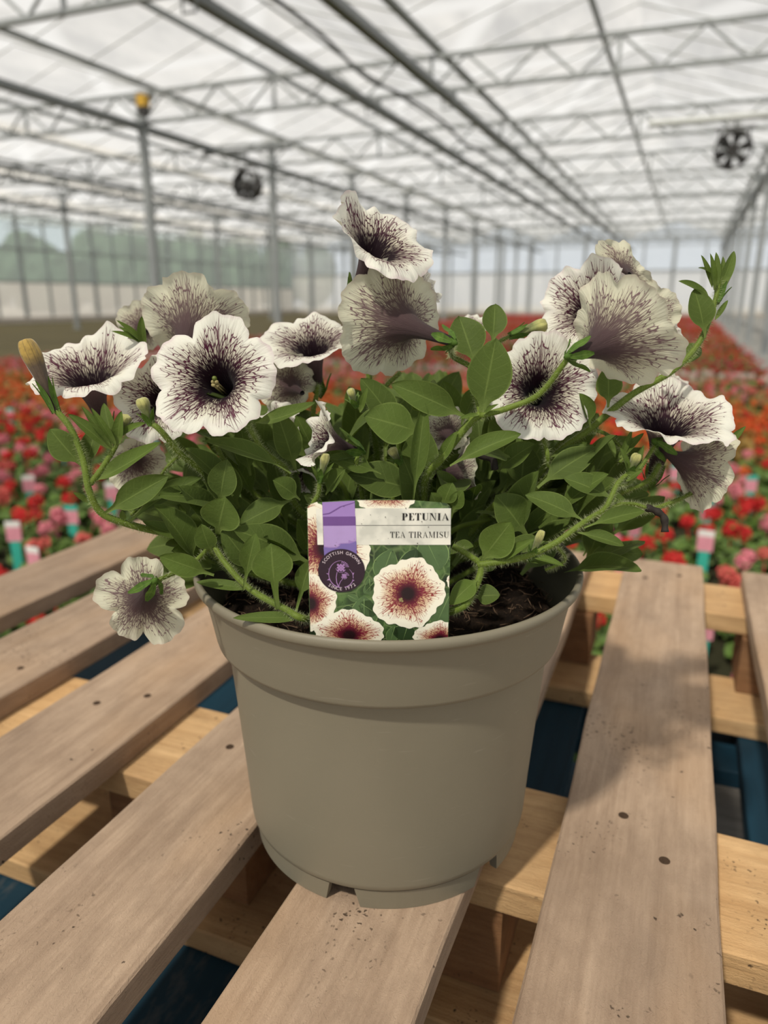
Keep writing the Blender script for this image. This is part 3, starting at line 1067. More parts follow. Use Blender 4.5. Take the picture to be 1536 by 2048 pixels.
def flower(c, n, R, seed, funnel=0.0, roll=0.0, ruffle=.05, bends=None, notch=.12, droop=0.0, stretch=(1, 1), stamen=False, label=None, tube_bend=None, crumple=0.0, name='flower', squeeze=None, calyx=True):
    """c: centre of the open face, n: the way it looks, R: radius in metres"""
    r = random.Random(seed)
    n = n.normalized()
    up = CU if abs(CU.dot(n)) < .95 else -CF
    if abs(n.dot(CU)) > .8:
        up = CF
    ey = (up - n * up.dot(n)).normalized()
    ex = ey.cross(n)
    q = Matrix.Rotation(-roll, 3, n)
    ey, ex = q @ ey, q @ ex
    prof = [(a[0] * (1 - funnel) + b_[0] * funnel, a[1] * (1 - funnel) + b_[1] * funnel) for a, b_ in zip(FLAT, FUN)]
    pr = crom([(a, b_, 0) for a, b_ in prof], 4)
    nr, na = len(pr), 140
    V, A, P0 = [], [], []
    ph = [r.uniform(0, 6.28) for _ in range(8)]
    sd = r.uniform(0, 1)
    lob = [r.uniform(.92, 1.08) for _ in range(5)]
    for j, p in enumerate(pr):
        rn = p.x
        wt = max(0, (rn - .45) / .55)
        w2 = wt * wt
        for i in range(na + 1):
            a = 2 * PI * i / na
            k = int(((a / (2 * PI)) * 5 + .5)) % 5
            off = (a / (2 * PI) * 5 + .5) % 1 - .5
            env = (1 - (2 * abs(off)) ** 4.5)
            edge = (1 - notch) + notch * env * lob[k] * 1.25
            edge += .018 * math.sin(a * 17 + ph[0]) + .012 * math.sin(a * 31 + ph[1]) + .035 * math.sin(a * 2 + ph[2])
            rad = rn * (1 + (edge - 1) * min(1, wt * 1.3))
            z = p.y
            # petal curvature: lobes arch, boundaries fold inward, ruffled rim
            z += w2 * (.05 * math.cos(5 * a) + ruffle * (math.sin(a * 8 + ph[3]) * .7 + math.sin(a * 13 + ph[4]) * .55 + math.sin(a * 21 + ph[5]) * .3 * wt))
            z += w2 * .09 * math.sin(a * 2 + ph[6])
            z -= droop * w2
            if bends:
                for bk, bv in bends.items():
                    d = (a - 2 * PI * bk / 5 + PI) % (2 * PI) - PI
                    ww = max(0, math.cos(min(abs(d) * 1.6, PI / 2)))
                    z += bv * ww * wt ** 1.5
                    rad *= 1 - min(.75, abs(bv) * .55) * ww * wt ** 1.3
            x_, y_ = rad * math.sin(a) * stretch[0], rad * math.cos(a) * stretch[1]
            if crumple:
                x_ += crumple * wt * math.sin(5 * y_ + ph[1] * 2 + 3 * x_)
                z += crumple * 1.4 * wt * math.sin(4 * x_ + 5 * y_ + ph[4])
            # corrugation along the veins of the throat
            z += .006 * math.sin(a * 10) * (1 - wt)
            ax = ex * x_ + ey * y_ + n * z
            if tube_bend is not None and z < -.2:
                ax = ax + tube_bend * ((-.2 - z) ** 2)
            V.append(c + ax * R)
            A.append((a, rn, sd))
            P0.append((x_ + seed, y_, z))
    F = []
    m = na + 1
    for j in range(nr - 1):
        for i in range(na):
            F.append((j * m + i, j * m + i + 1, (j + 1) * m + i + 1, (j + 1) * m + i))
    F.append(tuple(range(na)))
    o = mk(name, V, F, M['petal'], plant, True, attrs={'pol': A, 'pos0': P0})
    if label:
        o['label'] = label
    bz = pr[0].y
    base = c + n * bz * R
    if tube_bend is not None:
        base = base + tube_bend * ((-.2 - bz) ** 2) * R
    p2 = c + n * pr[10].y * R + (tube_bend * (max(0, -.2 - pr[10].y) ** 2) * R if tube_bend is not None else Vector((0, 0, 0)))
    ax = (p2 - base).normalized()
    if calyx:
        ca = MB()
        t1 = ax.orthogonal().normalized()
        t2 = ax.cross(t1)
        AT = []
        for k in range(5):
            an = 2 * PI * k / 5 + ph[7]
            d = t1 * math.cos(an) + t2 * math.sin(an)
            sdv = ax.cross(d)
            L = r.uniform(.011, .017)
            nn = 9
            Vs, at = [], []
            fl = r.uniform(.15, .5)
            for i in range(nn + 1):
                s = i / nn
                ww = .0021 * (math.sin(PI * (.12 + .84 * s)) ** .8) * (1.15 if s > .4 else 1)
                cen = base + ax * (L * s - .002) + d * (.0016 + .0022 * min(1, s * 3) + fl * L * s * s)
                for v in (-1, 0, 1):
                    Vs.append(cen + sdv * ww * v + d * (.0006 * abs(v)))
                    at.append((.4 + s * .6, v * .85, r.random()))
            Fs = []
            for i in range(nn):
                for v in range(2):
                    Fs.append((i * 3 + v, i * 3 + v + 1, i * 3 + v + 4, i * 3 + v + 3))
            ca.add(Vs, Fs)
            AT += at
        cone = [base - ax * .004, base - ax * .0025, base, base + ax * .002]
        n0 = len(ca.V)
        ca.tube(cone, [.0009, .0016, .0024, .0023], 10)
        AT += [(.7, .5, .5)] * (len(ca.V) - n0)
        ca.mesh('calyx', M['calyx'], o, True, attrs={'lf': AT})
    if stamen:
        tip = c + n * (-.16 * R) - ey * .03 * R
        sm = MB()
        for (dx, dy, dz, rr) in ((.035, .0, 0, .036), (-.035, .0, -.02, .034), (.045, -.05, -.05, .03), (-.03, -.05, -.03, .03), (0, -.06, .0, .03)):
            cen = tip + (ex * dx + ey * dy + n * dz) * R
            sm.tube([cen - n * .5 * R, cen - n * .05 * R], .012 * R, 6)
            sm.tube([cen - n * rr * R, cen - n * rr * .6 * R, cen, cen + n * rr * .6 * R, cen + n * rr * R], [.2 * rr * R, .8 * rr * R, rr * R, .8 * rr * R, .2 * rr * R], 10)
        sm.mesh('stamens', M['anther'], o, True)
        g = MB().tube([tip - n * .5 * R, tip + ey * .05 * R], .014 * R, 6)
        cen = tip + ey * .05 * R + n * .02 * R
        g.tube([cen - n * .05 * R, cen - n * .03 * R, cen, cen + n * .03 * R, cen + n * .045 * R], [.02 * R, .035 * R, .042 * R, .035 * R, .02 * R], 10)
        g.mesh('stigma', M['stigma'], o, True)
    return o, base, ax


def leaf(b0, t0, wpx, roll=0.0, bend=.12, fold=.25, pet=.22, face=None, name='leaf', data=False, rd=None, curl=0.0, rnd=rng):
    """b0, t0: (px, py, depth) of the base and the tip; wpx: full width in photo pixels"""
    b_ = P(*b0) if not isinstance(b0, Vector) else b0
    t = P(*t0) if not isinstance(t0, Vector) else t0
    d = pix((b_ + t) / 2)[2]
    W = wpx / FPX * d * .5 if wpx > 1 else wpx
    ax = (t - b_)
    L = ax.length
    ax.normalize()
    f = face if face is not None else (-CF * .8 + Vector((0, 0, .6)))
    nrm = (f - ax * f.dot(ax)).normalized()
    nrm = Matrix.Rotation(roll, 3, ax) @ nrm
    ctrl = (b_ + t) / 2 + nrm * bend * L
    ns, nv = 16, 4
    V, A = [], []
    rv = rnd.random() if rd is None else rd
    ph = rnd.uniform(0, 6)
    for i in range(ns + 1):
        s = i / ns
        p = b_ * (1 - s) ** 2 + ctrl * 2 * s * (1 - s) + t * s * s
        tg = ((ctrl - b_) * (1 - s) + (t - ctrl) * s).normalized()
        nn = (nrm - tg * nrm.dot(tg)).normalized()
        sd = tg.cross(nn)
        if s < pet:
            ww = .11 + .10 * (s / pet) ** 2
        else:
            q = (s - pet) / (1 - pet)
            ww = max(.21 * (1 - q) ** 3, math.sin(PI * min(1, q ** .82)) ** .72 if q < 1 else 0)
        ww = max(ww, .0) * W
        for v in range(-nv, nv + 1):
            u = v / nv
            fa = fold + curl * s
            wv = .06 * W * math.sin(s * 9 + ph + u * 2) * abs(u)
            V.append(p + sd * (u * ww * math.cos(fa * abs(u))) + nn * (abs(u) ** 1.3 * ww * math.sin(fa) + wv))
            A.append((s, u, rv))
    F = []
    m = 2 * nv + 1
    for i in range(ns):
        for v in range(m - 1):
            F.append((i * m + v, i * m + v + 1, (i + 1) * m + v + 1, (i + 1) * m + v))
    F = [f_[::-1] for f_ in F]
    if data:
        return V, F, A
    return mk(name, V, F, M['leaf'], plant, True, attrs={'lf': A})


def stem(pts, r0, r1, hair=13000, name='stem', extra=None):
    q = crom([P(*p) if not isinstance(p, Vector) else p for p in pts], 7)
    n = len(q)
    r0, r1 = r0 * .8, r1 * .85
    o = MB().tube(q, [r0 + (r1 - r0) * i / (n - 1) for i in range(n)], 9).mesh(name, M['stem'], plant, True)
    hb = MB()
    hb.hairs(q, (r0 + r1) / 2, hair, .0026, rng)
    h = hb.mesh('hairs', M['hair'], o, False)
    h['kind'] = 'stuff'
    return o


def bud(b0, t0, rpx, mat, label=None):
    b_, t = P(*b0), P(*t0)
    ax = (t - b_)
    L = ax.length
    ax.normalize()
    R = rpx / FPX * pix(t)[2]
    t1 = ax.orthogonal().normalized()
    t2 = ax.cross(t1)
    V, A, F, n = [], [], [], 20
    prof = [(0, .36), (.15, .44), (.35, .58), (.55, .76), (.72, .96), (.82, 1.0), (.92, .92), (1.0, .66), (1.01, .3)]
    pr = crom([(a, b2, 0) for a, b2 in prof], 3)
    for p in pr:
        for k in range(n):
            a = 2 * PI * k / n
            rr = R * p.y * (1 + .10 * math.sin(5 * a + p.x * 2))
            V.append(b_ + ax * L * p.x + (t1 * math.cos(a) + t2 * math.sin(a)) * rr)
            A.append((a, p.x, 0))
    for j in range(len(pr) - 1):
        for k in range(n):
            k2 = (k + 1) % n
            F.append((j * n + k, j * n + k2, (j + 1) * n + k2, (j + 1) * n + k))
    F.append(tuple((len(pr) - 1) * n + k for k in range(n)))
    hb = MB()
    hb.add(V, F)
    o = hb.mesh('flower_bud', mat, plant, True, attrs={'pol': A})
    if label:
        o['label'] = label
    ca, AT = MB(), []
    for k in range(5):
        an = 2 * PI * k / 5 + .4
        d = t1 * math.cos(an) + t2 * math.sin(an)
        sdv = ax.cross(d)
        LL = .4 * L + .003
        Vs, Fs = [], []
        for i in range(8):
            s = i / 7
            ww = .0018 * math.sin(PI * (.12 + .84 * s))
            cen = b_ - ax * .001 + ax * LL * s + d * (R * .38 + .0035 * s * s)
            for v in (-1, 0, 1):
                Vs.append(cen + sdv * ww * v + d * .0005 * abs(v))
                AT.append((.4 + .6 * s, v * .85, rng.random()))
        for i in range(7):
            for v in range(2):
                Fs.append((i * 3 + v, i * 3 + v + 1, i * 3 + v + 4, i * 3 + v + 3))
        ca.add(Vs, Fs)
    ca.mesh('calyx', M['calyx'], o, True, attrs={'lf': AT})
    return b_


def px2m(p, d):
    return p / FPX * d


FL = {}
ROOT = Vector((PX, PY, .168))


def fl(key, px, py, d, rp, n, seed, **kw):
    FL[key] = flower(P(px, py, d), cvec(n), px2m(rp, d), seed, **kw)
    return FL[key]


fl('big', 423, 754, .385, 124, (-.10, .12, .98), 11, funnel=.30, roll=.12, ruffle=.03, notch=.17, stamen=True, label='largest flower, facing the camera with stamens showing', tube_bend=cvec((.2, -.5, -.3)) * .15, calyx=False)
fl('top', 762, 474, .405, 122, (.40, .62, .68), 23, funnel=.25, roll=-.62, ruffle=.045, bends={0: .30, 4: .12, 2: -.1}, label='topmost flower of the plant with one petal flipped up')
fl('belowtop', 775, 640, .425, 112, (-.42, .32, -.80), 31, funnel=.85, ruffle=.05, notch=.10, label='flower seen from behind below the topmost one', tube_bend=cvec((.35, -.25, .3)) * .35)
fl('left', 168, 728, .43, 118, (-.06, .80, .60), 44, funnel=.5, ruffle=.05, roll=.2, bends={0: .25, 1: .1, 4: .1, 2: -.12, 3: -.25}, stretch=(1.08, 1), label='side view flower at the far left above a dark tube')
fl('behindbig', 392, 640, .455, 104, (.02, .70, -.70), 52, funnel=.75, ruffle=.06, label='back lit flower behind the largest one', calyx=False)
fl('middle', 620, 678, .455, 98, (-.10, .74, .66), 61, funnel=.3, ruffle=.04, label='upward facing flower between the largest and the topmost one')
fl('leftback', 318, 795, .435, 92, (-.15, .15, .97), 72, funnel=.3, ruffle=.04, label='flower half hidden behind the left side of the largest one', calyx=False)
fl('rightback', 1250, 660, .395, 120, (.72, .50, -.42), 83, funnel=1.0, ruffle=.05, roll=.3, label='large funnel seen from behind at the right', tube_bend=cvec((.0, .2, .1)) * .12)
fl('rightbehind', 1180, 610, .43, 104, (-.45, .30, .84), 95, funnel=.45, ruffle=.07, bends={0: .35, 1: .35}, roll=.35, label='ragged flower behind the large funnel')
fl('curl', 1245, 545, .44, 66, (.15, .35, -.92), 99, funnel=.6, ruffle=.10, crumple=.10, stretch=(.6, 1.1), label='crumpled petal standing up above the right funnel', roll=.6, calyx=False)
fl('rightface', 1085, 775, .42, 112, (.0, .14, .99), 101, funnel=.25, ruffle=.05, notch=.08, label='round flower facing the camera at right of centre')
fl('farright', 1338, 828, .42, 126, (.0, .82, .57), 112, funnel=.35, ruffle=.055, roll=.15, bends={1: .12, 0: .12, 4: .1}, label='wide upward facing flower at the far right')
fl('rightlow', 1412, 936, .43, 84, (.93, -.12, -.28), 123, funnel=1.0, ruffle=.05, roll=.4, label='mauve funnel seen from the side at the far right', tube_bend=cvec((0, .15, .1)) * .25)
fl('hanging', 286, 1202, .42, 86, (-.30, -.22, -.93), 131, funnel=.5, ruffle=.08, notch=.26, bends={2: .3}, crumple=.03, label='hanging flower seen from behind left of the pot rim', tube_bend=cvec((.35, .35, .1)) * .3)
fl('small', 632, 872, .395, 66, (-.80, .25, .35), 142, funnel=.9, ruffle=.09, crumple=.08, label='small crumpled funnel above the plant label')
fl('crumpled', 575, 768, .46, 60, (-.45, .35, -.80), 153, funnel=.5, ruffle=.10, crumple=.12, label='crumpled flower right of the largest one', calyx=False)
fl('crumpledlow', 555, 855, .455, 52, (-.25, .15, .95), 161, funnel=.4, ruffle=.10, crumple=.13, label='crumpled pale flower in the shade right of the largest one', calyx=False)
fl('midback', 892, 858, .43, 50, (-.15, .55, -.80), 172, funnel=.5, ruffle=.06, label='pale flower back right of the centre leaves', calyx=False)
fl('tall', 938, 940, .44, 60, (.88, .15, -.30), 181, funnel=.8, ruffle=.06, stretch=(.7, 1), label='narrow pale flower half hidden right above the label', calyx=False)
fl('leftlow', 272, 930, .46, 56, (-.2, -.3, -.92), 192, funnel=.5, ruffle=.06, label='flower back low at the left between the stems', calyx=False)
fl('pink', 1285, 635, .445, 72, (.45, .30, -.82), 201, funnel=.4, ruffle=.08, label='pinkish petal behind the right funnel', calyx=False)
fl('pale', 1325, 672, .455, 46, (.35, .1, .9), 212, funnel=.5, ruffle=.10, crumple=.1, label='pale crumpled flower right of the pinkish petal', calyx=False)
fl('yellow', 858, 575, .445, 34, (.55, .45, .65), 221, funnel=.9, ruffle=.08, crumple=.1, stretch=(.8, 1.1), label='small yellowish opening flower below the topmost one', calyx=False)
fl('farback', 283, 652, .50, 48, (-.45, .35, -.80), 232, funnel=.6, ruffle=.06, label='pinkish flower back at the upper left', calyx=False)
fl('peek', 948, 645, .49, 34, (.1, .75, .6), 242, funnel=.5, ruffle=.06, label='pale petal peeking over the centre leaves', calyx=False)
fl('edge', 1352, 765, .49, 38, (.3, .6, .6), 251, funnel=.4, ruffle=.06, label='small pale flower behind the far right flower', calyx=False)
fl('darktube', 605, 965, .455, 40, (-.2, -.75, .5), 263, funnel=1.0, ruffle=.05, calyx=False)

# buds
bud((112, 822, .405), (50, 682, .40), 19, M['bud'], 'long withered brown bud at the far left')
bud((302, 848, .40), (281, 797, .395), 13, M['greenbud'])
bud((245, 862, .41), (252, 832, .405), 12, M['greenbud'])
bud((1434, 604, .42), (1458, 535, .425), 10, M['greenbud'])
bud((1020, 672, .43), (1092, 648, .43), 14, M['greenbud'])
bud((640, 962, .385), (652, 908, .38), 9, M['greenbud'])
bud((1258, 948, .405), (1276, 908, .40), 10, M['greenbud'])
bud((1432, 902, .425), (1452, 842, .42), 11, M['greenbud'])
bud((712, 812, .39), (700, 778, .385), 8, M['greenbud'])
bud((800, 925, .40), (782, 898, .395), 10, M['greenbud'])
bud((1060, 1118, .39), (1085, 1062, .385), 8, M['greenbud'])

# stems
ST = [
    ([ROOT + Vector((-.01, -.04, 0)), (615, 1238, .385), (570, 1218, .385), (500, 1178, .395), (452, 1128, .40), (425, 1085, .405), (415, 1060, .41)], .0026, .0018),
    ([ROOT + Vector((-.02, -.01, 0)), (480, 1140, .45), (395, 1078, .44), (312, 1062, .425), (250, 1046, .415), (202, 1025, .41), (178, 980, .405), (166, 918, .405), (142, 858, .405), (112, 820, .405)], .0030, .0020),
    ([(180, 968, .406), (205, 935, .406), (232, 890, .406), (238, 868, .408)], .0022, .0016),
    ([(176, 960, .407), (178, 930, .415), (182, 900, .425), FL['left'][1]], .0017, .0014),
    ([ROOT + Vector((-.01, .0, .0)), (500, 1075, .46), (418, 958, .425), (362, 908, .41), (322, 862, .40), (302, 846, .40)], .0028, .0018),
    ([ROOT + Vector((.0, -.01, .0)), (592, 1010, .445), (574, 942, .42), (522, 895, .41), FL['big'][1]], .0028, .0016),
    ([ROOT + Vector((.01, -.01, 0)), (842, 1030, .43), (852, 955, .41), (882, 918, .402), (935, 850, .397), (962, 828, .394)], .0030, .0026),
    ([(962, 828, .394), (952, 785, .40), (945, 738, .405), (905, 712, .405), FL['belowtop'][1]], .0022, .0016),
    ([(962, 832, .393), (1020, 815, .389), (1080, 787, .383), FL['rightback'][1]], .0022, .0017),
    ([ROOT + Vector((.02, 0, 0)), (980, 1020, .46), (1060, 965, .445), (1120, 902, .435), (1180, 858, .43), (1260, 792, .425), (1345, 742, .42), (1395, 690, .42), (1418, 640, .42), (1432, 595, .42), (1438, 560, .42)], .0032, .0016),
    ([ROOT + Vector((.01, -.045, -.002)), (905, 1222, .385), (945, 1185, .388), (962, 1135, .390), (940, 1112, .39), (905, 1092, .39)], .0030, .0018),
    ([(955, 1130, .39), (1010, 1122, .388), (1060, 1110, .388), (1112, 1085, .388), (1160, 1050, .39), (1195, 1028, .395), (1240, 1010, .405), (1300, 1015, .42)], .0025, .0016),
    ([(1192, 1032, .395), (1214, 1012, .398), (1235, 968, .402), (1258, 946, .405)], .0022, .0016),
    ([(1195, 1030, .396), (1290, 1022, .42), (1350, 1002, .43), (1395, 980, .435)], .0020, .0015),
    ([ROOT + Vector((.02, .01, 0)), (1090, 960, .43), (1096, 930, .425), (1090, 890, .425), FL['rightface'][1]], .0022, .0015),
    ([ROOT + Vector((.0, .01, 0)), (745, 830, .45), (735, 690, .44), (733, 640, .435), FL['top'][1]], .0026, .0016),
    ([ROOT + Vector((.0, .0, 0)), (772, 900, .45), (770, 830, .445), (768, 780, .445), (800, 745, .45)], .0022, .0016),
    ([ROOT + Vector((.02, .0, 0)), (1190, 1010, .44), (1290, 965, .43), (1318, 930, .425), FL['farright'][1]], .0024, .0015),
    ([(1235, 970, .402), (1262, 962, .41), FL['rightlow'][1]], .0016, .0014),
    ([(425, 1088, .405), (380, 1130, .405), FL['hanging'][1]], .0016, .0014),
    ([ROOT + Vector((0, -.02, 0)), (720, 960, .42), (712, 930, .405), FL['small'][1]], .0022, .0014),
    ([ROOT + Vector((-.01, -.02, 0)), (630, 1050, .40), (638, 985, .388), (640, 960, .386)], .0020, .0015),
    ([(362, 908, .412), (330, 940, .42), (300, 990, .43), (262, 1030, .42)], .0014, .0012),
    ([(1180, 858, .43), (1215, 870, .43), (1250, 905, .425), (1240, 925, .42)], .0015, .0012),
    ([(1395, 980, .435), (1425, 930, .43), (1434, 902, .425)], .0015, .0012),
    ([(945, 740, .41), (990, 690, .425), (1020, 672, .43)], .0016, .0013),
    ([ROOT + Vector((0, .02, 0)), (640, 900, .47), (635, 780, .465), FL['middle'][1]], .0024, .0015),
    ([ROOT + Vector((-.01, .02, 0)), (470, 950, .48), (400, 760, .475), FL['behindbig'][1]], .0024, .0015),
    ([ROOT + Vector((.02, .02, 0)), (1150, 850, .455), (1180, 750, .45), FL['rightbehind'][1]], .0024, .0015),
    ([(1110, 1088, .389), (1130, 1120, .40), (1090, 1140, .40)], .0014, .0010),
]
for pts, r0, r1 in ST:
    stem(pts, r0, r1)
wst = MB().tube(crom([P(1292, 1015, .405), P(1312, 1022, .405), P(1328, 1036, .405), P(1330, 1064, .405)], 6), [.0020 + .0003 * math.sin(i * 1.1) for i in range(19)], 8)
wo = wst.mesh('withered_flower', M['withered'], plant, True)
wo['label'] = 'black shrivelled spent flower hanging at the right'
stem([(1240, 1008, .405), (1268, 1008, .405), (1293, 1016, .405)], .0014, .0012)
wst = MB().tube(crom([P(950, 905, .43), P(965, 912, .43), P(985, 918, .43), P(990, 940, .43)], 6), .0022, 8)
wst.mesh('withered_flower', M['withered'], plant, True)

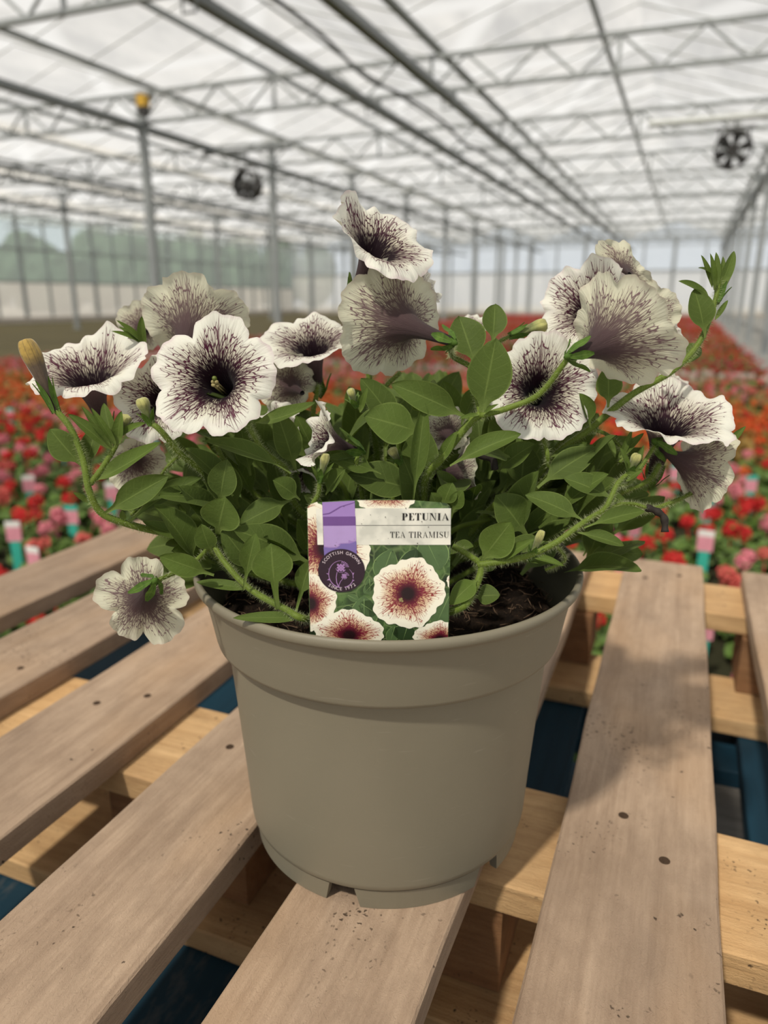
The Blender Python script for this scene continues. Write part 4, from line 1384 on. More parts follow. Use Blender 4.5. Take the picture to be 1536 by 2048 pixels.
# leaves: base, tip, width, options
LV = [
    ((960, 842, .394), (992, 676, .385), 92, dict(bend=.05, fold=.18, face=-CF, rd=.25)),
    ((953, 735, .40), (918, 632, .405), 78, dict(bend=.05, face=-CF, rd=.15)),
    ((985, 692, .42), (990, 608, .425), 52, dict(face=-CF, rd=.2)),
    ((938, 838, .395), (782, 768, .385), 66, dict(bend=.16, fold=.4, roll=-.5, rd=.35)),
    ((852, 868, .39), (728, 832, .382), 92, dict(bend=.04, fold=.1, roll=-.2, rd=.5)),
    ((826, 1000, .395), (850, 805, .385), 46, dict(fold=.7, face=-CF, rd=.4)),
    ((900, 932, .392), (1042, 868, .385), 52, dict(bend=.12, fold=.5, rd=.5)),
    ((510, 846, .395), (630, 805, .380), 40, dict(bend=-.12, fold=.45, rd=.35, pet=.05)),
    ((582, 947, .405), (405, 882, .392), 52, dict(bend=.13, fold=.4, roll=.3, rd=.4)),
    ((440, 1010, .41), (455, 918, .40), 62, dict(face=-CF, fold=.3, rd=.1)),
    ((428, 1150, .395), (318, 1112, .385), 48, dict(bend=.08, face=-CF, rd=.7)),
    ((392, 1082, .42), (285, 1043, .415), 34, dict(bend=-.1, fold=.5, rd=.4)),
    ((208, 1028, .41), (338, 952, .405), 62, dict(bend=.1, fold=.45, face=-CF, rd=.3)),
    ((258, 1046, .415), (405, 955, .42), 46, dict(bend=.16, fold=.5, rd=.2)),
    ((370, 1058, .43), (402, 958, .425), 68, dict(face=-CF, fold=.2, pet=.35, rd=.1)),
    ((436, 1068, .405), (452, 994, .395), 84, dict(face=-CF, fold=.25, pet=.18, rd=.55)),
    ((425, 1108, .405), (402, 1048, .395), 46, dict(face=-CF, rd=.6)),
    ((487, 1180, .39), (512, 1066, .385), 44, dict(face=-CF, fold=.4, pet=.35, rd=.6)),
    ((556, 1218, .384), (542, 1086, .378), 84, dict(face=-CF, fold=.2, pet=.45, rd=.7)),
    ((590, 1230, .383), (622, 1120, .385), 46, dict(face=-CF, fold=.4, pet=.45, rd=.4)),
    ((612, 1236, .386), (466, 1236, .382), 26, dict(bend=.03, rd=.5, pet=.1)),
    ((505, 1178, .40), (392, 1164, .405), 24, dict(bend=.03, rd=.5, pet=.1)),
    ((652, 990, .395), (690, 938, .385), 48, dict(rd=.5, fold=.5)),
    ((762, 948, .41), (655, 915, .40), 46, dict(bend=.1, rd=.5)),
    ((845, 985, .42), (695, 948, .41), 86, dict(bend=.06, rd=.1)),
    ((962, 1122, .389), (1022, 1044, .38), 72, dict(face=-CF, fold=.15, pet=.16, rd=.9, bend=.05)),
    ((1168, 1056, .389), (1290, 1022, .392), 40, dict(bend=.14, fold=.5, rd=.6)),
    ((1150, 1064, .39), (1248, 1092, .385), 34, dict(bend=.1, fold=.5, rd=.3)),
    ((1172, 1045, .395), (1050, 990, .40), 54, dict(bend=.12, fold=.3, rd=.3)),
    ((1055, 1075, .415), (990, 990, .41), 84, dict(rd=.35, fold=.2)),
    ((1216, 815, .425), (1215, 732, .42), 54, dict(face=-CF, fold=.2, rd=.3)),
    ((1180, 856, .425), (1158, 786, .42), 44, dict(fold=.9, rd=.4)),
    ((1410, 676, .417), (1388, 578, .415), 58, dict(face=-CF, fold=.3, rd=.2)),
    ((1418, 602, .42), (1357, 562, .415), 26, dict(bend=.14, fold=.5, rd=.3, pet=.05)),
    ((1345, 745, .42), (1308, 676, .415), 22, dict(fold=.6, rd=.5, pet=.05)),
    ((1348, 742, .425), (1398, 690, .44), 42, dict(rd=.6)),
    ((1430, 580, .42), (1432, 504, .418), 17, dict(face=-CF, fold=.5, pet=.02, rd=.8)),
    ((1424, 575, .42), (1402, 510, .415), 15, dict(face=-CF, fold=.6, pet=.02, rd=.8)),
    ((1440, 575, .42), (1468, 502, .42), 24, dict(face=-CF, fold=.4, pet=.02, rd=.6)),
    ((1428, 580, .418), (1420, 506, .41), 15, dict(face=-CF, fold=.6, pet=.02, rd=.9)),
    ((1436, 590, .42), (1446, 512, .425), 16, dict(face=-CF, fold=.5, pet=.02, rd=.7)),
    ((1420, 550, .42), (1396, 536, .41), 12, dict(fold=.5, pet=.02, rd=.7)),
    ((1430, 640, .42), (1456, 600, .42), 12, dict(fold=.5, pet=.02, rd=.7)),
    ((168, 935, .41), (100, 858, .405), 60, dict(face=-CF, fold=.3, rd=.3)),
    ((172, 940, .415), (195, 855, .42), 44, dict(face=-CF, fold=.4, rd=.2)),
    ((226, 902, .405), (136, 828, .395), 32, dict(bend=.1, fold=.6, rd=.7, pet=.05)),
    ((228, 900, .405), (163, 812, .40), 22, dict(fold=.7, rd=.7, pet=.05)),
    ((232, 895, .405), (208, 806, .41), 30, dict(face=-CF, fold=.4, rd=.5, pet=.05)),
    ((236, 892, .405), (243, 822, .40), 26, dict(face=-CF, fold=.5, rd=.8, pet=.05)),
    ((234, 895, .404), (182, 815, .395), 18, dict(fold=.6, rd=.9, pet=.05)),
    ((240, 875, .405), (292, 846, .40), 22, dict(fold=.6, rd=.9, pet=.05)),
    ((182, 966, .406), (322, 884, .40), 46, dict(bend=-.06, fold=.5, rd=.75, pet=.10)),
    ((176, 1005, .406), (146, 985, .40), 14, dict(fold=.5, rd=.7, pet=.05)),
    ((250, 1044, .414), (244, 1020, .41), 14, dict(fold=.3, rd=.7, pet=.2)),
    ((1088, 918, .428), (1192, 894, .42), 26, dict(bend=.12, rd=.3)),
    ((1232, 1002, .40), (1126, 956, .405), 54, dict(bend=.12, fold=.4, rd=.25)),
    ((1040, 990, .45), (1048, 884, .45), 70, dict(face=-CF, rd=0)),
    ((1438, 908, .425), (1492, 852, .42), 18, dict(fold=.5, pet=.02, rd=.6)),
    ((1432, 905, .425), (1418, 848, .42), 16, dict(fold=.5, pet=.02, rd=.5)),
    ((1438, 905, .425), (1462, 868, .42), 16, dict(fold=.5, pet=.02, rd=.7)),
    ((1240, 918, .415), (1264, 860, .41), 15, dict(fold=.5, pet=.02, rd=.5)),
    ((1236, 918, .415), (1288, 866, .41), 20, dict(fold=.5, pet=.02, rd=.5)),
    ((1230, 915, .415), (1208, 862, .42), 15, dict(fold=.5, pet=.02, rd=.4)),
    ((1262, 950, .405), (1288, 890, .40), 16, dict(fold=.5, pet=.02, rd=.5)),
    ((1258, 950, .405), (1240, 895, .40), 16, dict(fold=.5, pet=.02, rd=.8)),
    ((1248, 962, .405), (1285, 940, .40), 22, dict(fold=.5, pet=.02, rd=.7)),
    ((744, 605, .43), (790, 540, .425), 30, dict(bend=.1, fold=.5, rd=.3, pet=.05)),
    ((734, 600, .43), (728, 518, .425), 12, dict(face=-CF, fold=.4, rd=.3, pet=.02)),
    ((742, 625, .43), (786, 556, .435), 38, dict(fold=.3, rd=.2, pet=.05)),
    ((732, 660, .435), (762, 580, .44), 16, dict(fold=.5, rd=.5, pet=.02)),
    ((905, 1025, .40), (926, 980, .392), 34, dict(rd=.7)),
    ((875, 1020, .395), (862, 985, .388), 34, dict(rd=.7)),
    ((885, 1015, .40), (905, 965, .395), 44, dict(rd=.6)),
    ((290, 692, .44), (238, 654, .435), 15, dict(fold=.5, rd=.8, pet=.02)),
    ((291, 690, .44), (232, 640, .43), 15, dict(fold=.5, rd=.9, pet=.02)),
    ((293, 690, .44), (222, 662, .43), 14, dict(fold=.5, rd=.6, pet=.02)),
    ((288, 692, .44), (284, 632, .43), 22, dict(face=-CF, fold=.5, rd=.4, pet=.02)),
    ((1060, 1112, .39), (1128, 1132, .385), 18, dict(fold=.5, rd=.8, pet=.02)),
    ((1000, 1122, .39), (1070, 1078, .38), 26, dict(fold=.5, rd=.9, pet=.02)),
    ((1030, 1120, .392), (1112, 1128, .392), 18, dict(fold=.5, rd=.7, pet=.02)),
    ((960, 1155, .39), (900, 1210, .38), 44, dict(bend=.15, rd=.95)),
    ((955, 1150, .395), (985, 1115, .40), 40, dict(rd=.8)),
    ((945, 1195, .395), (1000, 1190, .39), 46, dict(rd=.1)),
    ((1112, 1085, .39), (1000, 1100, .41), 44, dict(rd=.1)),
    ((640, 968, .386), (622, 930, .38), 10, dict(fold=.5, rd=.8, pet=.02)),
    ((645, 968, .386), (668, 925, .38), 10, dict(fold=.5, rd=.8, pet=.02)),
    ((960, 830, .393), (918, 838, .39), 12, dict(fold=.5, rd=.7, pet=.02)),
    ((965, 832, .393), (998, 808, .385), 12, dict(fold=.5, rd=.8, pet=.02)),
    ((880, 925, .402), (915, 862, .395), 26, dict(fold=.4, rd=.8, pet=.05)),
    ((720, 825, .40), (735, 775, .395), 16, dict(fold=.4, rd=.9, pet=.02)),
    ((585, 1000, .42), (480, 1050, .41), 60, dict(bend=.1, rd=.25)),
    ((600, 1000, .41), (545, 960, .40), 50, dict(bend=.1, rd=.3)),
]
for b0, t0, wp, kw in LV:
    leaf(b0, t0, wp, **kw)

# the crowded leaves and shoots inside the plant
fr_ = random.Random(21)
fo, FA, fs = MB(), [], MB()
cnt = 0
fwv = Vector((-sy, cy, 0))
tries = 0
while cnt < 560 and tries < 12000:
    tries += 1
    a = fr_.uniform(0, 2 * PI)
    rr = .155 * math.sqrt(fr_.random())
    zmax = .155 * (1 - (rr / .175) ** 2) + .035
    h = fr_.uniform(-.06, 1) * zmax
    pos = Vector((PX, PY, .185 + h)) + Vector((math.cos(a), math.sin(a), 0)) * rr
    px_, py_, d_ = pix(pos)
    if d_ < .412 or py_ > 1150 or px_ < 380 or px_ > 1220:
        continue
    lim = 800 + 40 * math.sin(px_ * .013)
    if px_ < 480 or px_ > 1120:
        lim = 900
    if py_ < lim:
        continue
    outd = (pos - Vector((PX, PY, .14))).normalized()
    dirv = (outd + Vector((fr_.gauss(0, .45), fr_.gauss(0, .45), fr_.gauss(0.1, .4)))).normalized()
    L = fr_.uniform(.026, .054)
    tip = pos + dirv * L
    if pix(tip)[1] < lim - 30 or pix(tip)[2] < .395:
        continue
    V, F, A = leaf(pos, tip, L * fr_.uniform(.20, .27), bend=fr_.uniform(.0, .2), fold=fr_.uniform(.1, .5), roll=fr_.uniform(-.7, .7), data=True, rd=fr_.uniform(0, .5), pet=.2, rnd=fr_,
                   face=(-CF * .7 + Vector((0, 0, .8))))
    fo.add(V, F)
    FA += A
    cnt += 1
    if cnt % 16 == 0:
        q = crom([ROOT + Vector((fr_.uniform(-.03, .03), fr_.uniform(-.03, .03), -.005)), ROOT.lerp(pos, .55) + Vector((0, 0, .012)), pos], 5)
        fs.tube(q, [.0021, .002, .002, .0019, .0019, .0018, .0018, .0017, .0016, .0015, .0014][:len(q)], 7)
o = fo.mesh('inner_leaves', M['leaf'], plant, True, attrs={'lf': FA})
o['kind'] = 'stuff'
o = fs.mesh('inner_stems', M['stem'], plant, True)
o['kind'] = 'stuff'

#TAG
# ------------------------------------------------------------------ printed plant label
TW = .0710
TLp, TRp, BLp, BRp = P(611, 990, .3625), P(897, 988, .3625), P(620, 1283, .380), P(897, 1283, .380)
tR = (BRp - BLp).normalized()
tU = ((TLp + TRp) - (BLp + BRp)).normalized()
tU = (tU - tR * tU.dot(tR)).normalized()
tN = tR.cross(tU)                        # towards the viewer
TO = BLp
TW = (BRp - BLp).length
SC_ = TW / 1300


def T(X, Y, h=0.0):
    """X, Y in the label's own print units (0..1300 wide, 0 at the top edge, downwards); h: height above the face"""
    return TO + tR * (X * SC_) + tU * ((1360 - Y) * SC_) + tN * h


lab = thing('plant_label', 'printed plant care label with flower picture stuck in the front of the pot', 'label', TO + tR * TW * .5)
b_ = NB('printed_foliage')
o_ = b_.obj()
f1 = b_.noise(o_, 90, 4, 0.6)
v1 = b_.voro(o_, 110, 'DISTANCE_TO_EDGE')
c_ = b_.ramp(f1, [(0.35, srgb(26, 40, 24)), (0.5, srgb(58, 84, 42)), (0.62, srgb(92, 122, 66)), (0.75, srgb(70, 82, 66))])
c_ = b_.mix(b_.maprange(v1, 0.0, 0.06, 0.5, 0), c_, srgb(128, 150, 96))
M['print_bg'] = b_.done(b_.principled(c_, 0.4))
M['card'] = plain('white_card', srgb(236, 234, 220), 0.4)
M['tagpetal'] = petal_mat('printed_petal', tag=True)
M['ink'] = plain('black_ink', srgb(24, 22, 22), 0.45)
M['lilac'] = plain('lilac_print', srgb(160, 128, 196), 0.4, noise_scale=120, amt=0.08)
M['lilac2'] = plain('pale_lilac_print', srgb(178, 152, 208), 0.4, noise_scale=160, amt=0.08)
M['violet'] = plain('violet_print', srgb(112, 76, 144), 0.4, noise_scale=150, amt=0.1)
M['violet2'] = plain('blue_violet_print', srgb(122, 104, 172), 0.4, noise_scale=150, amt=0.08)
M['aubergine'] = plain('aubergine_print', srgb(42, 20, 38), 0.35)
M['whiteink'] = plain('white_ink', srgb(222, 206, 216), 0.4)
M['mauveink'] = plain('mauve_ink', srgb(168, 128, 184), 0.4)
M['printleaf'] = plain('printed_leaf', srgb(78, 104, 62), 0.4, noise_scale=150, amt=0.3)
M['printleaf2'] = plain('printed_dark_leaf', srgb(44, 66, 36), 0.4, noise_scale=150, amt=0.3)
M['printvein'] = plain('printed_leaf_edge', srgb(128, 156, 96), 0.4)
pb = NB('pale_title_panel')
pf = pb.noise(pb.obj(), 70, 3, 0.5)
pc = pb.ramp(pf, [(0.38, srgb(206, 206, 196)), (0.5, srgb(226, 225, 214)), (0.6, srgb(238, 236, 224))], 'EASE')
M['panel'] = pb.done(pb.principled(pc, 0.4))
M['dirt'] = plain('soil_speck', (0.02, 0.013, 0.01, 1), 0.9)


def card_outline(h, ext=0):
    """front outline of the card: rounded top corners, slightly arched top"""
    pts = []
    r = 75
    for i in range(9):
        a = PI - (PI / 2) * i / 8
        pts.append((r + r * math.cos(a), 30 + r - r * math.sin(a)))
    for i in range(1, 20):
        x = r + (1300 - 2 * r) * i / 20
        pts.append((x, 30 - 32 * math.sin(PI * i / 20) ** .9))
    for i in range(9):
        a = PI / 2 - (PI / 2) * i / 8
        pts.append((1300 - r + r * math.cos(a), 30 + r - r * math.sin(a)))
    pts += [(1300, 1460), (900, 1560), (700, 1680), (600, 1680), (400, 1560), (0, 1460)]
    return pts


out = card_outline(0)
n = len(out)
V = [T(x, y, 0) for x, y in out] + [T(x, y, -.0006) for x, y in out]
F = [tuple(range(n - 1, -1, -1)), tuple(range(n, 2 * n))] + [(i, (i + 1) % n, n + (i + 1) % n, n + i) for i in range(n)]
mk('card', V, F, M['print_bg'], lab, False)


def clip(poly, x0=6, y0=4, x1=1294, y1=1430):
    """Sutherland-Hodgman clip of a 2d polygon to the card"""
    def cut(p, inside, inter):
        o = []
        for i in range(len(p)):
            a, c = p[i - 1], p[i]
            if inside(c):
                if not inside(a):
                    o.append(inter(a, c))
                o.append(c)
            elif inside(a):
                o.append(inter(a, c))
        return o

    def ix(v):
        return lambda a, c: (v, a[1] + (c[1] - a[1]) * (v - a[0]) / (c[0] - a[0]))

    def iy(v):
        return lambda a, c: (a[0] + (c[0] - a[0]) * (v - a[1]) / (c[1] - a[1]), v)
    for ins, it in ((lambda p: p[0] >= x0, ix(x0)), (lambda p: p[0] <= x1, ix(x1)), (lambda p: p[1] >= y0, iy(y0)), (lambda p: p[1] <= y1, iy(y1))):
        if len(poly) < 3:
            return []
        poly = cut(poly, ins, it)
    for cx_, sg in ((75, -1), (1225, 1)):
        for th_ in (.35, .79, 1.22):
            na_, nb_ = sg * math.cos(th_), -math.sin(th_)
            dst = lambda p: (p[0] - cx_) * na_ + (p[1] - 105) * nb_ - 74
            if len(poly) < 3:
                return []
            poly = cut(poly, lambda p: dst(p) <= 0, lambda a, c: (a[0] + (c[0] - a[0]) * dst(a) / (dst(a) - dst(c)), a[1] + (c[1] - a[1]) * dst(a) / (dst(a) - dst(c))))
    return poly


def flatpoly(name, polys, h, mat, parent=lab, thick=.00006, dy=0.0):
    b = MB()
    for p in polys:
        p = list(p)
        if len(p) < 3:
            continue
        ar = sum(p[i - 1][0] * p[i][1] - p[i][0] * p[i - 1][1] for i in range(len(p)))
        if ar < 0:
            p = p[::-1]
        b.add([T(x, y, h) for x, y in p], [tuple(range(len(p) - 1, -1, -1))])
    return b.mesh(name, mat, parent, False)


H1 = .00008


def pflower(cx, cyp, R, seed, sx=1.0, sy_=1.0, roll=0.0, h=H1 * 2, y1=1430, y0=4):
    h = h + seed * .000012
    """flower picture printed on the label"""
    r = random.Random(seed)
    ph = [r.uniform(0, 6.28) for _ in range(5)]
    cx, cyp = cx - 130, cyp - 105
    na, rs = 110, [0, .08, .16, .24, .32, .40, .50, .60, .70, .8, .9, 1.0]
    V, A, P0, F = [], [], [], []
    idx = {}

    def pt(rn, a):
        e = 1 + .05 * math.cos(5 * a) + .02 * math.sin(13 * a + ph[0]) + .02 * math.sin(21 * a + ph[1]) + .03 * math.sin(2 * a + ph[2])
        rad = rn * (1 + (e - 1) * rn * rn) * R
        x_, y_ = rad * math.sin(a) * sx, -rad * math.cos(a) * sy_
        c_, s_ = math.cos(roll), math.sin(roll)
        return (cx + x_ * c_ - y_ * s_, cyp + x_ * s_ + y_ * c_)
    for j in range(len(rs) - 1):
        for i in range(na):
            a0, a1 = 2 * PI * i / na, 2 * PI * (i + 1) / na
            q = [pt(rs[j], a0), pt(rs[j + 1], a0), pt(rs[j + 1], a1), pt(rs[j], a1)]
            if rs[j] == 0:
                q = q[:3]
            par = [(a0, max(.02, rs[j])), (a0, rs[j + 1]), (a1, rs[j + 1]), (a1, max(.02, rs[j]))]
            inside = all(6 <= p[0] <= 1294 and max(y0, 110) <= p[1] <= y1 for p in q)
            if not inside:
                q2 = clip(q, y0=y0, y1=y1)
                if len(q2) < 3:
                    continue
                # recover the polar values of the clipped corners
                par = []
                for (x_, y_) in q2:
                    dmin = min(range(len(q)), key=lambda k: (q[k][0] - x_) ** 2 + (q[k][1] - y_) ** 2)
                    dx, dy = x_ - cx, y_ - cyp
                    c_, s_ = math.cos(-roll), math.sin(-roll)
                    ux, uy = (dx * c_ - dy * s_) / sx, (dx * s_ + dy * c_) / sy_
                    aa = math.atan2(ux, -uy)
                    if aa < 0 and a0 > 0.1:
                        aa += 2 * PI
                    par.append((aa, max(.02, math.hypot(ux, uy) / R)))
                q = q2
            b0 = len(V)
            for (x_, y_), (aa, rr) in zip(q, par):
                V.append(T(x_, y_, h))
                A.append((aa, rr, seed * .1))
                P0.append((x_ * .01, y_ * .01, 0))
            ar = sum(q[k - 1][0] * q[k][1] - q[k][0] * q[k - 1][1] for k in range(len(q)))
            f = tuple(range(b0, b0 + len(q)))
            F.append(f if ar < 0 else f[::-1])
    o = mk('printed_flower', V, F, M['tagpetal'], lab, False, attrs={'pol': A, 'pos0': P0})
    return o


def pleaf(x0, y0, x1, y1, w, mat='printleaf', h=H1):
    x0, y0, x1, y1 = x0 - 130, y0 - 105, x1 - 130, y1 - 105
    L, R_ = [], []
    dx, dy = x1 - x0, y1 - y0
    ln = math.hypot(dx, dy)
    nx, ny = -dy / ln, dx / ln
    for k in (1.0, .93):
        L, R_ = [], []
        for i in range(15):
            s = i / 14
            ww = w * .5 * k * math.sin(PI * s ** .8) ** .8
            cx_, cy__ = x0 + dx * s, y0 + dy * s
            L.append((cx_ + nx * ww, cy__ + ny * ww))
            R_.append((cx_ - nx * ww, cy__ - ny * ww))
        p = clip(L + R_[::-1])
        flatpoly('printed_leaf', [p], h if k == 1.0 else h + .00003, M['printvein'] if k == 1.0 else M[mat])
    flatpoly('printed_leaf_vein', [clip([(x0, y0), (x0 + dx * .9 + nx * 3, y0 + dy * .9 + ny * 3), (x0 + dx * .9 - nx * 3, y0 + dy * .9 - ny * 3)])], h + .00005, M['printvein'])


pleaf(790, 860, 900, 560, 230)
pleaf(1120, 560, 1010, 1000, 260, 'printleaf2')
pleaf(1340, 760, 1180, 420, 300)
pleaf(760, 1190, 600, 1080, 200)
pleaf(640, 1330, 640, 1010, 270)
pleaf(560, 1180, 400, 1180, 150, 'printleaf2')
pleaf(1000, 1460, 1050, 1290, 260, 'printleaf2')
pleaf(880, 1480, 930, 1300, 120)
pleaf(1300, 1320, 1440, 980, 230)
pleaf(700, 1010, 690, 830, 90)
pleaf(640, 990, 740, 870, 80)
pleaf(590, 1060, 480, 1000, 70)
pflower(850, 45, 300, 2, 1.0, .55)
pflower(130, 250, 200, 3, .9, .8, h=H1 * 2)
pflower(300, 560, 400, 4, 1.0, 1.0, .6)
pflower(150, 1090, 250, 5, .9, 1.15)
pflower(500, 1400, 290, 6, 1.1, .85)
pflower(1350, 1440, 240, 7, 1.0, .75)
pflower(1490, 870, 90, 9, 1, 1)
pflower(1045, 990, 335, 8, 1.0, 1.0, .3, h=H1 * 3)
g = []
for (x, y, r_s) in ((985, 1040, 13), (975, 1058, 11), (995, 1062, 11), (968, 1044, 9)):
    g.append([(x - 130 + r_s * math.cos(i), y - 105 + r_s * math.sin(i)) for i in (0, 1, 2, 3, 4, 5)])
flatpoly('printed_stamens', g, H1 * 3 + .0002, M['anther'])
# title panel with the writing
flatpoly('title_panel', [[(435, 78), (1296, 78), (1300, 418), (435, 418)]], H1 * 4, M['panel'])
flatpoly('title_panel', [[(82, 80), (140, 80), (145, 418), (90, 418)]], H1 * 4, M['panel'])
# purple strip
st_ = lab
flatpoly('purple_strip', [[(140, 22), (432, 8), (444, 520), (150, 520)]], H1 * 5, M['lilac'])
flatpoly('purple_strip', [[(143, 155), (438, 152), (440, 238), (145, 240)]], H1 * 6, M['violet'])
flatpoly('purple_strip', [[(145, 240), (440, 238), (444, 372)] + [(444 - 14 * i, 378 + 6 * math.sin(i * .8)) for i in range(1, 6)] + [(372, 400), (300, 402), (280, 412), (286, 424), (264, 438), (200, 440), (150, 432)]], H1 * 6, M['lilac2'])
flatpoly('purple_strip', [[(145, 440), (200, 448), (264, 446), (294, 426), (300, 410), (380, 406), (444, 384), (446, 520), (150, 520)]], H1 * 6, M['violet2'])
flatpoly('purple_strip', [[(142, 130), (200, 120), (240, 96), (300, 60), (432, 20), (432, 26), (310, 66), (250, 104), (204, 130), (142, 138)]], H1 * 6, M['violet'])

# serif lettering
SL = .036


def ell(cx, cyy, rx, ry, a0, a1, n=18):
    return [(cx + rx * math.cos(a0 + (a1 - a0) * i / n), cyy + ry * math.sin(a0 + (a1 - a0) * i / n)) for i in range(n + 1)]


def rect(x0, y0, x1, y1):
    return [(x0, y0), (x1, y0), (x1, y1), (x0, y1)]


def ring(cx, cyy, rx, ry, rx2, ry2, a0, a1, n=18):
    o, i_ = ell(cx, cyy, rx, ry, a0, a1, n), ell(cx, cyy, rx2, ry2, a0, a1, n)
    return [[o[k], o[k + 1], i_[k + 1], i_[k]] for k in range(n)]


def glyph(ch, w):
    """polygons of a high contrast serif capital in unit height (y upwards); w: stem width. Returns polygons, advance"""
    s = SL
    if ch == 'P' or ch == 'R':
        g = [rect(.09, 0, .09 + w, 1), rect(.0, 0, .18 + w, s), rect(.0, 1 - s, .34, 1), rect(.09 + w, .46, .36, .46 + s)]
        g += ring(.36, .73, .26, .27, .26 - w * 1.0, .27 - s, -PI / 2, PI / 2)
        if ch == 'R':
            g += [[(.32, .46), (.32 + w * 1.05, .46), (.56 + w, .02), (.56, .02)], rect(.5, 0, .66 + w * .5, s)]
            return g, .74 + w * .4
        return g, .68
    if ch == 'E':
        return [rect(.09, 0, .09 + w, 1), rect(0, 0, .58, s), rect(0, 1 - s, .56, 1), rect(.09 + w, .5, .38, .5 + s), rect(.36, .40, .36 + s, .62),
                [(.58, 0), (.60, .27), (.575, .27), (.46, s), (.46, 0)], [(.56, 1), (.575, .75), (.55, .75), (.44, 1 - s), (.44, 1)]], .66
    if ch == 'T':
        c = .32
        return [rect(c - w / 2, 0, c + w / 2, 1), rect(c - .17, 0, c + .17, s), rect(.0, 1 - s, .64, 1), [(0, 1), (.0, .72), (.025, .72), (.13, 1 - s)], [(.64, 1), (.64, .72), (.615, .72), (.51, 1 - s)]], .68
    if ch == 'U':
        g = [rect(.09, .28, .09 + w, 1), rect(0, 1 - s, .18 + w, 1), rect(.60, .28, .60 + s, 1), rect(.52, 1 - s, .72, 1)]
        g += ring(.345 + s / 2, .28, .27, .29, .27 - s * 1.0, .29 - s * 1.2, PI, 2 * PI)
        g += [[(.09, .28), (.09 + w, .28), (.16 + w, .10), (.15, .08)]]
        return g, .76
    if ch == 'N':
        return [rect(.10, 0, .10 + s, 1), rect(0, 0, .23, s), rect(0, 1 - s, .16 + w, 1), [(.08, 1), (.10 + w, 1), (.64 + s, 0), (.64 - w * .1, 0)], rect(.64, 0, .64 + s, 1), rect(.54, 1 - s, .77, 1)], .82
    if ch == 'I':
        return [rect(.09, 0, .09 + w, 1), rect(0, 0, .18 + w, s), rect(0, 1 - s, .18 + w, 1)], .24 + w
    if ch == 'A':
        return [[(.08, s), (.08 + s, s), (.37, .95), (.35, 1), (.34, .98)], [(.33, 1), (.37, 1), (.62 + w * .55, s), (.62 - w * .55, s)], rect(.17, .30, .55, .30 + s), rect(0, 0, .22, s), rect(.50, 0, .76, s)], .80
    if ch == 'M':
        return [rect(.10, 0, .10 + s, 1), rect(0, 0, .23, s), rect(0, 1 - s, .15 + w, 1), [(.09, 1), (.09 + w * 1.1, 1), (.46 + w * .3, .02), (.44, .02)], [(.45, .02), (.48, .02), (.78, 1), (.75, 1)],
                rect(.75, 0, .75 + w, 1), rect(.66, 0, .84 + w, s), rect(.74, 1 - s, .84 + w, 1)], .92 + w
    if ch == 'S':
        g, pts = [], []
        for i in range(41):
            t = i / 40
            if t < .5:
                a = PI * .15 + t / .5 * PI * 1.35
                pts.append((.29 + .20 * math.cos(a), .755 + .225 * math.sin(a)))
            else:
                a = PI * .5 - (t - .5) / .5 * PI * 1.35
                pts.append((.29 + .23 * math.cos(a), .265 + .25 * math.sin(a)))
        for i in range(40):
            t = (i + .5) / 40
            ww = s * .6 + (w * .5 - s * .6) * max(0, math.sin(PI * min(1, max(0, (t - .15) / .7)))) ** 1.5
            (xa, ya), (xb, yb) = pts[i], pts[i + 1]
            if abs(i - 19.5) < 1:
                continue
            l = math.hypot(xb - xa, yb - ya) or 1
            nx, ny = -(yb - ya) / l * ww, (xb - xa) / l * ww
            g.append([(xa + nx, ya + ny), (xb + nx, yb + ny), (xb - nx, yb - ny), (xa - nx, ya - ny)])
        g.append([(.13, .66), (.18, .72), (.45, .36), (.40, .28)])
        g += [[(.50, .98), (.48, .98), (.46, .84), (.50, .70)], [(.05, .02), (.07, .02), (.10, .16), (.05, .32)]]
        return g, .62
    return [], .36


def serif(text, x_right, ybase, hgt, w, sp, name, squeeze=1.0):
    polys, x = [], 0
    for ch in text:
        g, adv = glyph(ch, w)
        for p in g:
            polys.append([(x + a * squeeze, c) for a, c in p])
        x += adv * squeeze + sp
    wd = x - sp
    o = flatpoly(name, [[(x_right - (wd - a) * hgt, ybase - c * hgt) for a, c in p] for p in polys], H1 * 7, M['ink'])
    return o


serif('PETUNIA', 1283, 188, 66, .20, .05, 'title_lettering', 1.28)
serif('TEA TIRAMISU', 1283, 350, 56, .13, .07, 'variety_lettering', 1.10)
flatpoly('title_rule', [[(440, 234), (1298, 232), (1298, 236), (440, 238)]], H1 * 5, M['ink'])

# round grower emblem
ecx, ecy, eR = 305, 662, 214
em = flatpoly('emblem', [[(ecx + eR * math.cos(2 * PI * i / 64), ecy + eR * .965 * math.sin(2 * PI * i / 64)) for i in range(64)]], H1 * 7, M['aubergine'])
em['label'] = 'round dark purple emblem with thistles'


def stroke(pts, w0, w1=None):
    w1 = w0 if w1 is None else w1
    g = []
    for i in range(len(pts) - 1):
        (xa, ya), (xb, yb) = pts[i], pts[i + 1]
        l = math.hypot(xb - xa, yb - ya) or 1
        f0, f1 = i / (len(pts) - 1), (i + 1) / (len(pts) - 1)
        a, c = (w0 + (w1 - w0) * f0) / 2, (w0 + (w1 - w0) * f1) / 2
        nx, ny = -(yb - ya) / l, (xb - xa) / l
        g.append([(xa + nx * a, ya + ny * a), (xb + nx * c, yb + ny * c), (xb - nx * c, yb - ny * c), (xa - nx * a, ya - ny * a)])
    return g


